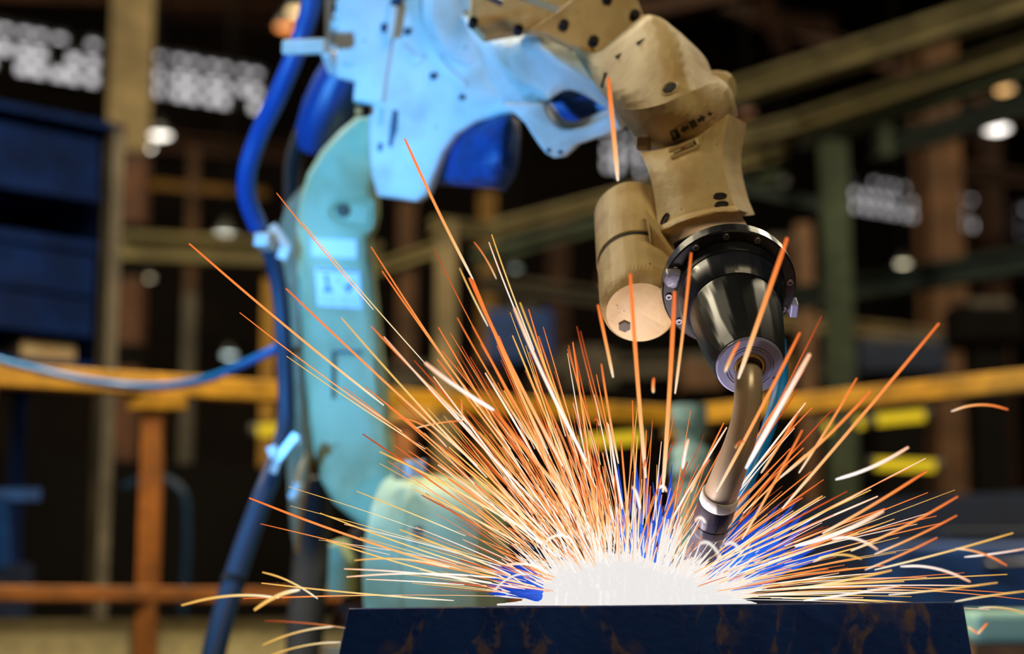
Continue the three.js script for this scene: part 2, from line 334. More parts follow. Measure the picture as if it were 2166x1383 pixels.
// dim equipment on the far gallery
for (const [x, y, d, w, h, k] of [[1100, 720, 9, 0.34, 0.28, 'navy'], [1240, 790, 9, 0.3, 0.2, 'grey'], [1160, 820, 8, 0.18, 0.14, 'brown'], [1900, 760, 10, 0.5, 0.2, 'navyDark'], [2080, 690, 10, 0.4, 0.22, 'dark'], [1330, 620, 12, 0.4, 0.3, 'rust'], [700, 640, 12, 0.5, 0.4, 'brown'], [1480, 800, 9, 0.2, 0.16, 'columnPink'], [1650, 560, 12, 0.36, 0.3, 'rust'], [1640, 800, 8, 0.1, 0.16, 'safety']])  {
  const c = at(x, y, d), t = thing('machine_unit', { navy: 'blue machine body low behind the sparks', dark: 'dark machine body on the gallery behind the sparks', grey: 'dull grey machine box on the gallery', brown: 'brown machine box on the gallery', navyDark: 'dark navy machine unit beyond the yellow rail', rust: x < 1500 ? 'rust brown machine housing behind the wrist motor' : 'rust brown machine housing behind the grey green post', columnPink: 'tan machine box beyond the torch', safety: 'ochre machine box beside the torch cone' }[k], 'machine', V(c.x, c.y - h / 2, c.z), 'machines on the gallery');
  part(t, 'housing', block(c, w, h, 0.3, V(0, 0, 1), 0.02), M[k]);
  part(t, 'stand', new THREE.BoxGeometry(w * 0.5, c.y - h / 2, 0.2).translate(c.x, (c.y - h / 2) / 2, c.z), M.dark);
  part(t, 'cap', block(c.clone().add(V(0, h / 2, 0.05)), w * 0.6, 0.05, 0.2, V(0, 0, 1), 0.01), M.grey);
}

// ---------------------------------------------------------------- lamps
function lightFrom(l, pos) { l.position.copy(pos); l.castShadow = true; scene.add(l); return l; }
function pendantLamp(px, py, d, r, c, e, label, group) {
  const p = at(px, py, d), t = thing('pendant_lamp', label, 'lamp', p.clone(), group);
  part(t, 'shade', turned(p, V(0, 1, 0), [[r * 1.05, -r * 0.25], [r, 0], [r * 0.62, r * 0.55], [r * 0.3, r * 0.8], [r * 0.3, r * 1.3], [0, r * 1.3], [0, r * 1.15], [r * 0.2, r * 0.7], [r * 0.55, r * 0.45], [r * 0.95, -r * 0.02]], 24), M.shade);
  part(t, 'glowing_bulb', turned(p, V(0, 1, 0), [[0, -r * 0.42], [r * 0.5, -r * 0.36], [r * 0.9, -r * 0.18], [r * 0.9, 0], [r * 0.4, r * 0.3], [0, r * 0.4]], 20), glow(c[0] * e, c[1] * e, c[2] * e), 'bright lamp bulb');
  const top = Math.min(TOP - 0.02, p.y + r * 1.3 + 3);
  part(t, 'suspension_rod', new THREE.CylinderGeometry(0.012, 0.012, TOP - 0.02 - p.y - r * 1.2, 8).translate(p.x, (TOP - 0.02 + p.y + r * 1.2) / 2, p.z), M.dark);
  return t;
}
const warm = [1, 0.72, 0.42], white = [1, 0.93, 0.85];
pendantLamp(477, 495, 15, 0.1, [0.95, 0.97, 0.82], 5, 'white pendant lamp with dark shade beside the blue hose');
pendantLamp(2108, 268, 13, 0.1, white, 4, 'brightest white pendant lamp hanging below the sloping beams');
pendantLamp(2122, 186, 15, 0.09, [1, 0.55, 0.2], 2.0, 'amber pendant lamp between the sloping beams');
pendantLamp(340, 282, 12, 0.075, [1, 0.92, 0.8], 4, 'bright white lamp against the beige column');
pendantLamp(308, 310, 12, 0.06, [1, 0.9, 0.75], 4, 'lower bright white lamp touching the beige column');
pendantLamp(606, 54, 14, 0.09, [1, 0.32, 0.08], 2.2, 'orange glowing lamp beside the hose bracket');
pendantLamp(632, 22, 12, 0.08, [1, 0.66, 0.3], 3, 'cream glowing lamp above the orange lamp');
pendantLamp(313, 586, 14, 0.045, [0.85, 0.72, 0.45], 2, 'small dim cream lamp beside the black column band');
pendantLamp(485, 748, 12, 0.05, [0.75, 0.95, 0.95], 3, 'small cool white lamp above the sagging blue cable');
pendantLamp(865, 648, 14, 0.05, [0.95, 0.9, 0.65], 2, 'small cream lamp behind the spark spray');
pendantLamp(1038, 540, 13, 0.045, [1, 0.75, 0.4], 1.4, 'dim amber lamp in the row below the handrail', undefined);
pendantLamp(1060, 536, 13.6, 0.05, [1, 0.72, 0.35], 1.6, 'middle amber lamp in the row below the handrail', undefined);
pendantLamp(1084, 528, 14.2, 0.048, [1, 0.6, 0.35], 1.5, 'pinkish lamp in the row below the handrail', undefined);
pendantLamp(1090, 566, 12.4, 0.038, [0.7, 0.85, 0.75], 0.8, 'faint greenish lamp under the lamp row', undefined);
pendantLamp(1910, 555, 14, 0.055, [1, 0.9, 0.6], 2.6, 'cream lamp just above the dark green beam');
pendantLamp(1657, 383, 14, 0.04, [0.9, 0.85, 0.6], 0.22, 'very dim lamp beside the grey green post');
pendantLamp(1578, 236, 13, 0.06, [1, 0.35, 0.15], 0.3, 'dim reddish lamp beside the gantry corner');
function tubeLamp(x0, y0, x1, y1, d, label) {
  const a = at(x0, y0, d), b = at(x1, y1, d), dir = b.clone().sub(a).normalize(), t = thing('fluorescent_tube_lamp', label, 'lamp', a.clone().add(b).multiplyScalar(0.5));
  part(t, 'glowing_tube', sweep([a, a.clone().lerp(b, 0.5), b], 0.013 * d / 4, 4, 12), glow(0.75, 0.52, 0.015), 'yellow glowing tube');
  for (const [p, s] of [[a, -1], [b, 1]]) part(t, 'end_cap', sweep([p.clone(), p.clone().addScaledVector(dir, s * 0.01), p.clone().addScaledVector(dir, s * 0.02)], 0.015 * d / 4, 3, 10), M.shade);
  part(t, 'batten', bar(a.clone().addScaledVector(FWD, 0.05), b.clone().addScaledVector(FWD, 0.05), 0.03, 0.03), M.dark);
  return t;
}
tubeLamp(1852, 888, 1954, 878, 5.4, 'upper long yellow tube lamp beyond the fence');
tubeLamp(1810, 895, 1826, 892, 5.4, 'short yellow tube lamp beside the upper long tube');
tubeLamp(1742, 905, 1754, 902, 5.4, 'shortest yellow tube lamp behind the orange sparks');
tubeLamp(1850, 981, 1976, 985, 5.4, 'lower long yellow tube lamp beyond the fence');
tubeLamp(1232, 934, 1356, 924, 5.2, 'long yellow tube lamp behind the densest sparks');
tubeLamp(546, 910, 640, 904, 5.0, 'yellow tube lamp half behind the blue hose');

// the lamps that light the cell and the hall
function panelLamp(name, label, pos, target, w, h, color, intensity) {
  const n = target.clone().sub(pos).normalize(), m = frameOf(pos, n, V(0, 1, 0)), t = thing(name, label, 'lamp', pos.clone());
  part(t, 'housing', new RoundedBoxGeometry(w + 0.06, h + 0.06, 0.08, 2, 0.01).translate(0, 0, -0.05).applyMatrix4(m), M.shade);
  part(t, 'diffuser', new THREE.BoxGeometry(w, h, 0.006).translate(0, 0, -0.007).applyMatrix4(m), glow(...color.map((c) => c * 0.6)));
  for (const s of [-1, 1]) { const p = V(s * w * 0.4, 0, -0.09).applyMatrix4(m); part(t, 'suspension_rod', new THREE.CylinderGeometry(0.008, 0.008, TOP - 0.02 - p.y, 8).translate(p.x, (TOP - 0.02 + p.y) / 2, p.z), M.dark); }
  const l = new THREE.RectAreaLight(new THREE.Color(...color), intensity, w, h); l.name = name + '_light'; l.position.copy(pos).addScaledVector(n, 0.004); l.lookAt(target); scene.add(l);
  return t;
}
panelLamp('unseen_panel_lamp', 'warm panel lamp hanging over the robot cell', V(0.9, 3.0, 0.5), V(0.15, 1.3, -1.6), 1.3, 0.7, LIGHT.cellColor, LIGHT.cell);
panelLamp('unseen_panel_lamp', 'added unseen warm panel lamp behind the robot to brighten the fence', V(-0.25, 2.55, -2.65), V(-0.75, 0.8, -3.4), 0.8, 0.5, [1.0, 0.86, 0.58], LIGHT.cell * 4);  // added lamp out of view, brightens the fence
for (const [x, y, z, k] of [[-3.7, 5.4, -3.4, 'near the blue rack'], [3.6, 6.6, -6, 'above the gantry beams'], [-3.2, 8.4, -12.5, 'over the middle of the hall'], [7.5, 8.4, -16, 'over the far hall bay']])
  panelLamp('high_bay_lamp', `warm high bay lamp ${k}`, V(x, y, z), V(x * (z > -5 ? 0.5 : 0.8), 0, z - 1.6), 1.2, 0.8, LIGHT.hallColor, LIGHT.hall);
{ // added flood lamp on a stand, stands in for an unseen blue source
  const p = at(-900, 420, 1.42), aim = at(850, 520, 2.08), n = aim.clone().sub(p).normalize(), m = frameOf(p, n, V(0, 1, 0));
  const t = thing('added_flood_lamp', 'added blue-white flood lamp on a stand for the blue light on the robot elbow', 'lamp', V(p.x, 0, p.z));
  part(t, 'lamp_head', new RoundedBoxGeometry(0.22, 0.18, 0.1, 2, 0.015).translate(0, 0, -0.09).applyMatrix4(m), M.dark);
  part(t, 'lens', new THREE.BoxGeometry(0.18, 0.14, 0.01).translate(0, 0, -0.035).applyMatrix4(m), glow(...LIGHT.workColor.map((c) => c * 0.9)));
  part(t, 'pole', new THREE.CylinderGeometry(0.018, 0.018, p.y - 0.1, 12).translate(p.x, (p.y - 0.1) / 2, p.z), M.steel);
  for (let k = 0; k < 3; k++) part(t, 'foot', bar(V(p.x, 0.2, p.z), V(p.x + 0.35 * Math.cos(k * 2.1), 0.012, p.z + 0.35 * Math.sin(k * 2.1)), 0.02, 0.02), M.dark);
  const s = new THREE.SpotLight(new THREE.Color(...LIGHT.workColor), LIGHT.work, 0, 0.72, 1, 2); s.name = 'added_flood_lamp_light'; s.shadow.radius = 2.5;
  lightFrom(s, p); s.target.position.copy(aim); scene.add(s.target);
}

// ---------------------------------------------------------------- fence of the cell
{
  const L0 = at(-80, 790, 3.15), C0 = at(1440, 882, 3.95), R0 = at(2260, 795, 3.25);
  const tF = thing('cell_fence', 'yellow and orange tube fence with beige lower panels behind the robot', 'fence', V(C0.x, 0, C0.z));
  part(tF, 'top_rail', bar(L0, C0, 0.04, 0.042, 0.004), M.safety); part(tF, 'top_rail', bar(C0, R0, 0.04, 0.042, 0.004), M.safety);
  const low = (p, y) => V(p.x, y, p.z), yl = at(300, 1258, 3.36).y;
  part(tF, 'lower_rail', bar(low(L0, yl), low(C0, yl), 0.045, 0.028, 0.004), M.orange);
  for (const f of [0.0, 0.226, 0.56, 1]) { const p = L0.clone().lerp(C0, f); part(tF, 'fence_post', new THREE.BoxGeometry(0.038, p.y, 0.038).translate(p.x, p.y / 2, p.z), M.orange); 
    part(tF, 'bracket', block(V(p.x + 0.01, p.y - 0.035, p.z + 0.02), 0.11, 0.03, 0.02, V(0, 0, 1)), M.safety); }
  for (const f of [1]) { const p = C0.clone().lerp(R0, f); part(tF, 'fence_post', new THREE.BoxGeometry(0.03, p.y, 0.03).translate(p.x, p.y / 2, p.z), M.safety); }
  const shift = V(0, 0, -0.02);
  for (const [a, b] of [[0.006, 0.22], [0.232, 0.55]]) {
    const p = L0.clone().lerp(C0, a).add(shift), q = L0.clone().lerp(C0, b).add(shift), h = yl - 0.02;
    part(tF, 'lower_panel', bar(V(p.x, h / 2, p.z), V(q.x, h / 2, q.z), 0.012, h - 0.05), M.panelBeige, 'beige sheet panel');
  }
  // dark screens that close the view above and beyond the fence
  const q0 = at(2260, 1297, 4.6), q1 = at(1000, 1297, 6.3);
  const sc = single('welding_screen', 'dark navy welding screen beyond the yellow fence rail', 'screen', bar(V(q1.x, 0.62, q1.z), V(q0.x, 0.62, q0.z), 0.02, 1.22), M.navyDark);
  const s0 = at(-200, 1297, 5.2), s1 = at(980, 1297, 6.2);
  single('welding_screen', 'black welding screen behind the orange fence post', 'screen', bar(V(s0.x, 0.7, s0.z), V(s1.x, 0.7, s1.z), 0.02, 1.38), M.dark);
}
{ // dark blue storage cabinet with bins
  const t0 = at(-120, 230, 4.0), c0 = at(258, 250, 4.3), base = at(90, 1297, 4.15); base.y = 0;
  const dir = V(c0.x - t0.x, 0, c0.z - t0.z).normalize(), nrm = V(-dir.z, 0, dir.x); if (nrm.z < 0) nrm.negate();
  const bm = new THREE.Matrix4().makeBasis(dir, V(0, 1, 0), nrm).setPosition(V(t0.x, 0, t0.z)), len = Math.hypot(c0.x - t0.x, c0.z - t0.z);
  const bx = (u0, u1, ya, yb, w0, w1) => new THREE.BoxGeometry(u1 - u0, yb - ya, w1 - w0).translate((u0 + u1) / 2, (ya + yb) / 2, (w0 + w1) / 2).applyMatrix4(bm);
  const yOf = (py) => at(120, py, 4.12).y;
  const t = thing('storage_rack', 'dark blue steel rack of drawers behind the sagging cable', 'rack', base);
  part(t, 'back_panel', bx(0, len, yOf(782), yOf(240), -0.5, -0.45), M.rackBlue);
  part(t, 'top_panel', bx(0, len, yOf(240), yOf(225), -0.5, 0.02), M.rackBlue);
  part(t, 'corner_post', bx(len - 0.03, len, 0, yOf(225), -0.03, 0.02), M.grey, 'pale edge of the rack');
  for (const [u, w] of [[0.02, -0.02], [0.02, -0.47], [len - 0.02, -0.47]]) part(t, 'leg', bx(u - 0.015, u + 0.015, 0, yOf(782), w - 0.015, w + 0.015), M.rackBlue);
  part(t, 'side_panel', bx(len - 0.012, len, yOf(782), yOf(240), -0.45, -0.03), M.rackBlue);
  [[255, 372], [376, 400], [490, 512], [516, 610], [618, 700], [760, 780]].forEach(([a, b]) => part(t, b - a > 40 ? 'drawer_front' : 'shelf', bx(0.01, len - 0.04, yOf(b), yOf(a), b - a > 40 ? -0.06 : -0.45, b - a > 40 ? -0.035 : -0.02), M.rackBlue));
  const box = single('carton', 'tan carton lying on the dark rack shelf', 'carton', bx(len - 0.2, len - 0.06, yOf(758), yOf(716), -0.25, -0.08), M.tan);
  const bin = at(20, 1090, 3.6), tb = thing('blue_bin', 'bright blue plastic bin frame near the fence', 'bin', V(bin.x, 0, bin.z));
  part(tb, 'rim', bar(at(-80, 1048, 3.6), at(85, 1046, 3.65), 0.03, 0.025), M.coverBlue); part(tb, 'upright', bar(at(2, 1050, 3.62), at(2, 1200, 3.62), 0.03, 0.025), M.coverBlue);
  part(tb, 'stand', new THREE.BoxGeometry(0.16, at(2, 1190, 3.62).y, 0.1).translate(bin.x - 0.06, at(2, 1190, 3.62).y / 2, bin.z - 0.08), M.navyDark);
  const ar = [at(262, 1030, 4.6), at(330, 1008, 4.6), at(385, 1040, 4.6), at(395, 1120, 4.6), at(385, 1297, 4.6)];
  single('blue_cable', 'dim navy cable loop in the dark beyond the orange post', 'cable', sweep(ar, 0.012, 30, 10), M.rubberDark);
}
single('sagging_cable', 'bright blue cable sagging in front of the dark rack', 'cable', sweep([at(-500, 520, 2.7), at(-60, 742, 2.75), at(60, 778, 2.78), at(200, 808, 2.8), at(320, 818, 2.74), at(420, 806, 2.62), at(520, 768, 2.4), at(602, 728, 2.2)], 0.006, 70, 10), M.gasBlue);
{ // pale pillar of the next station
  const p = at(1458, 870, 3.1), t = thing('pale_pillar', 'pale blue machine pillar with flared head behind the torch', 'pillar', V(p.x, 0, p.z));
  const px = 3.1 / F;
  part(t, 'head', turned(p, V(0, -1, 0), [[0, -0.012], [38 * px, -0.01], [39 * px, 12 * px], [33 * px, 34 * px], [24 * px, 52 * px], [23 * px, 74 * px], [0, 74 * px]], 28), M.paleBlue);
  part(t, 'collar', turned(p, V(0, -1, 0), [[0, 74 * px], [36 * px, 76 * px], [40 * px, 86 * px], [40 * px, 135 * px], [34 * px, 142 * px], [0, 142 * px]], 28), M.paleBlue);
  part(t, 'shaft', turned(p, V(0, -1, 0), [[0, 142 * px], [33 * px, 142 * px], [33 * px, p.y], [0, p.y]], 28), M.paleBlue);
}
{ // pale machine bed at the end of the bench
  const p = at(2150, 1380, 2.6), t = thing('machine_bed', 'pale green machine bed with red skirting beyond the workpiece', 'machine', V(p.x, 0, p.z));
  const topY = at(2150, 1290, 2.6).y;
  part(t, 'bed', new RoundedBoxGeometry(0.5, 0.05, 0.4, 3, 0.015).translate(p.x + 0.16, topY - 0.025, p.z - 0.1), M.mint);
  part(t, 'skirting', new THREE.BoxGeometry(0.5, 0.03, 0.4).translate(p.x + 0.16, topY - 0.065, p.z - 0.1), M.columnPink, 'red brown skirting');
  part(t, 'stand', new THREE.BoxGeometry(0.44, topY - 0.08, 0.34).translate(p.x + 0.16, (topY - 0.08) / 2, p.z - 0.1), M.navyDark);
}
{ // low blue machine beyond the end of the workpiece
  const p = at(2050, 1297, 4.1), t = thing('blue_machine', 'low navy blue machine housing beyond the end of the workpiece', 'machine', V(p.x, 0, p.z)), top = at(2050, 1150, 4.1).y;
  part(t, 'housing', new RoundedBoxGeometry(0.62, top, 0.3, 3, 0.03).translate(p.x + 0.1, top / 2, p.z), M.navy);
  part(t, 'lid', new RoundedBoxGeometry(0.4, 0.03, 0.24, 3, 0.01).translate(p.x + 0.12, top + 0.015, p.z), M.navyDark);
  part(t, 'handle', sweep([V(p.x, top - 0.05, p.z + 0.15), V(p.x + 0.01, top - 0.05, p.z + 0.18), V(p.x + 0.14, top - 0.05, p.z + 0.18), V(p.x + 0.15, top - 0.05, p.z + 0.15)], 0.007, 20, 10), M.steel);
}

// ---------------------------------------------------------------- the welding robot
const canvasTex = (w, h, draw) => { const c = document.createElement('canvas'); c.width = w; c.height = h; draw(c.getContext('2d'), w, h); const t = new THREE.CanvasTexture(c); t.colorSpace = THREE.SRGBColorSpace; t.magFilter = THREE.LinearFilter; return t; };
function sticker(parent, name, label, corners, place, yp, lift, tex, rough = 0.4) {   // a printed label: corners px, tl tr br bl, on a turned plane
  const mid = yp ? null : surf(parent, corners.reduce((s, c) => s + c[0] / 4, 0), corners.reduce((s, c) => s + c[1] / 4, 0)), o = mid ? mid.p : at(...place), n = mid ? mid.n : normalAt(...yp), q = corners.map(([x, y]) => mid ? surf(parent, x, y).p : hitPlane(x, y, o, n)), f = q.map((p) => p.clone().addScaledVector(n, lift)), b = q.map((p) => p.clone().addScaledVector(n, -0.0005));
  if (mid) {
    const g = new THREE.PlaneGeometry(1, 1, 14, 4), pp = g.attributes.position, uu = g.attributes.uv, [a, b2, c, d] = corners;
    for (let i = 0; i < pp.count; i++) { const u = uu.getX(i), v = uu.getY(i), x = (a[0] * (1 - u) + b2[0] * u) * v + (d[0] * (1 - u) + c[0] * u) * (1 - v), y = (a[1] * (1 - u) + b2[1] * u) * v + (d[1] * (1 - u) + c[1] * u) * (1 - v), s = surf(parent, x, y); s.p.addScaledVector(s.n, lift); pp.setXYZ(i, s.p.x, s.p.y, s.p.z); }
    g.computeVertexNormals(); return part(parent, name, g, std('#ffffff', rough, { map: tex }), label, true);
  }
  const P = [], U = [], N = [], face = (pts, uvs) => { const k = new THREE.Vector3().subVectors(pts[1], pts[0]).cross(new THREE.Vector3().subVectors(pts[2], pts[0])).normalize(); for (const i of [0, 1, 2, 0, 2, 3]) { P.push(...pts[i].toArray()); U.push(...uvs[i]); N.push(...k.toArray()); } };
  face([f[3], f[2], f[1], f[0]], [[0, 0], [1, 0], [1, 1], [0, 1]]);
  for (let i = 0; i < 4; i++) { const j = (i + 1) % 4; face([f[i], f[j], b[j], b[i]], [[0, 0], [0.01, 0], [0.01, 0.01], [0, 0.01]]); }
  const g = new THREE.BufferGeometry(); g.setAttribute('position', new THREE.Float32BufferAttribute(P, 3)); g.setAttribute('normal', new THREE.Float32BufferAttribute(N, 3)); g.setAttribute('uv', new THREE.Float32BufferAttribute(U, 2));
  return part(parent, name, g, std('#ffffff', rough, { map: tex }), label, true);
}
const baseP = at(905, 1297, 2.22); baseP.y = 0;
const robot = thing('welding_robot', 'off-white articulated welding robot with tan wrist leaning over the workpiece', 'robot', baseP);
const shoulderY = at(905, 1195, 2.18).y;
{ // pedestal, hidden by the workpiece below
  const c = V(baseP.x, 0, baseP.z - 0.02);
  part(robot, 'pedestal', turned(c, V(0, 1, 0), [[0, 0], [0.2, 0], [0.2, 0.03], [0.11, 0.05], [0.105, shoulderY - 0.18], [0.14, shoulderY - 0.16], [0.14, shoulderY - 0.1], [0, shoulderY - 0.1]], 40), M.tan);
  part(robot, 'turret', plate([[735, 1130], [760, 1105], [800, 1120], [830, 1180], [1010, 1258], [1050, 1262], [1060, 1330], [690, 1330], [700, 1300], [742, 1240]], [880, 1200, 2.3], [-8, 0], 0.12, { bevel: 0.01 }), M.rust);
  part(robot, 'turret_cover', plate([[694, 1150], [712, 1148], [738, 1190], [738, 1262], [690, 1262]], [715, 1200, 2.28], [-15, 0], 0.05, { bevel: 0.006 }), M.robotArm);
}
// shoulder gearbox: a drum lying on its side
{
  const a = at(812, 1196, 2.09), b = at(1062, 1204, 2.065), ax = b.clone().sub(a), L = ax.length(), p = 2.1 / F;
  part(robot, 'shoulder_drum', turned(a, ax, [[0, 0], [172 * p, 0], [184 * p, 6 * p], [191 * p, 20 * p], [191 * p, 82 * p], [188.5 * p, 84 * p], [188.5 * p, 87 * p], [192 * p, 89 * p], [190 * p, 150 * p], [182 * p, 195 * p], [160 * p, 228 * p], [126 * p, L - 0.004], [0, L]], 72, 28), M.robotArm);
  const cap = at(873, 992, 2.02);
  const cp = part(robot, 'terminal_cap', block(cap, 0.022, 0.02, 0.03, normalAt(25, 5), 0.002), M.clamp, 'small pale terminal block');
  part(robot, 'terminal_bracket', block(at(850, 995, 2.03), 0.012, 0.022, 0.03, normalAt(25, 5), 0.002), M.tan);
  for (const [x, y, r] of [[884, 1122, 0.006], [886, 1142, 0.006], [904, 1216, 0.004], [906, 1226, 0.004]]) part(robot, 'drum_bolt', socketScrew(at(x, y, 2.086 - 0.1085 * Math.sqrt(Math.max(0.05, 1 - ((y - 1198) / 191) ** 2))), normalAt(-5, -2), r, 0.004), M.steel);
}
// lower arm
const ARM = [710, 700, 2.14], ARMYP = [-14, 0];
const lowerArm = part(robot, 'lower_arm', plate([[752, 240], [712, 273], [672, 316], [643, 366], [627, 420], [620, 480], [621, 560], [628, 660], [636, 780], [646, 880], [656, 960], [672, 1020], [700, 1068], [744, 1104], [784, 1138], [806, 1178], [812, 1300], [900, 1305], [898, 1100], [852, 1012], [827, 985], [817, 900], [808, 800], [797, 700], [786, 600], [778, 540], [774, 502], [786, 488], [794, 455], [793, 425], [786, 400], [800, 300], [800, 232]], ARM, ARMYP, 0.034, { bevel: 0.016, seg: 5 }), M.robotArm);
part(lowerArm, 'arm_spine', plate([[760, 300], [690, 340], [650, 420], [650, 560], [660, 800], [680, 980], [720, 1060], [760, 1060], [750, 800], [735, 560], [740, 400]], [710, 700, 2.17], ARMYP, 0.07, { bevel: 0.008 }), M.robotArm);
{
  const onArm = (x, y, lift = 0) => hitPlane(x, y, at(...ARM), normalAt(...ARMYP)).addScaledVector(normalAt(...ARMYP), lift);
  const an = normalAt(...ARMYP);
  part(lowerArm, 'pocket_rim', sweep([[788, 424], [735, 424], [705, 432], [696, 448], [706, 466], [735, 478], [782, 484], [789, 470], [790, 440], [788, 424]].map(([x, y]) => onArm(x, y, 0.0005)), 0.0035, 60, 8), M.robotArm);
  part(lowerArm, 'pocket_floor', plate([[784, 430], [735, 430], [710, 438], [703, 449], [712, 461], [740, 471], [780, 477]], ARM, ARMYP, 0.002, { bevel: 0.0006, lift: 0.0012 }), M.robotArm);
  part(lowerArm, 'pivot_bolt', hexBolt(onArm(727, 446, 0.002), an, 0.009, 0.004), M.grey);
  part(lowerArm, 'inspection_cover', plate([[716, 752], [790, 760], [800, 850], [724, 842]], ARM, ARMYP, 0.004, { bevel: 0.001, lift: 0.0025 }), M.robotArm);
  part(lowerArm, 'groove_shade', merged([bar(onArm(706, 744, 0.002), onArm(706, 842, 0.002), 0.003, 0.004), bar(onArm(704, 744, 0.002), onArm(766, 744, 0.002), 0.003, 0.004)]), M.shade);  // dark strips put the shade of the recessed outline into colour
  sticker(lowerArm, 'blank_label', 'pale blank label', [[660, 504], [754, 508], [755, 546], [661, 541]], ARM, ARMYP, 0.001, canvasTex(128, 64, (c, w, h) => { c.fillStyle = '#dcd9ea'; c.fillRect(0, 0, w, h); }));
  sticker(lowerArm, 'warning_label', 'warning label with robot pictogram', [[667, 566], [760, 572], [766, 652], [673, 646]], ARM, ARMYP, 0.001, canvasTex(256, 224, (c, w, h) => {
    c.fillStyle = '#d2d6ee'; c.fillRect(0, 0, w, h); c.fillStyle = '#6b3c1c'; c.fillRect(10, 4, w - 20, 14);
    c.fillStyle = '#1b2440'; c.beginPath(); c.moveTo(42, 40); c.lineTo(70, 34); c.lineTo(78, 60); c.lineTo(74, 100); c.lineTo(96, 128); c.lineTo(96, 142); c.lineTo(36, 142); c.lineTo(36, 128); c.lineTo(54, 112); c.lineTo(56, 66); c.closePath(); c.fill();
    c.beginPath(); c.moveTo(150, 90); c.lineTo(176, 96); c.lineTo(214, 62); c.lineTo(222, 74); c.lineTo(206, 106); c.lineTo(196, 130); c.lineTo(168, 142); c.lineTo(174, 122); c.closePath(); c.fill();
    c.strokeStyle = '#4a5580'; c.lineWidth = 4; c.beginPath(); c.arc(130, 66, 12, 0, 7); c.stroke();
    c.fillStyle = '#5a648e'; for (let y = 164; y < 214; y += 14) for (let x = 24; x < 230; x += 14 + (x * 7 + y) % 13) c.fillRect(x, y, 8 + (x + y) % 7, 6);
  }));
  part(robot, 'cable_guide', plate([[640, 392], [606, 430], [590, 480], [592, 560], [598, 700], [606, 860], [604, 960], [608, 1040], [614, 1120], [624, 1172], [634, 1080], [650, 1000], [660, 940], [650, 700], [644, 500]], [620, 760, 2.26], [-10, 0], 0.02, { bevel: 0.003 }), M.tan, 'tan side guard of the arm');
  part(robot, 'guide_rod', sweep([at(632, 480, 2.2), at(636, 640, 2.2), at(642, 800, 2.2), at(648, 900, 2.2), at(650, 958, 2.2), at(636, 996, 2.19), at(624, 1040, 2.18), at(620, 1058, 2.18)], 0.0042, 60, 10), M.clamp);
}
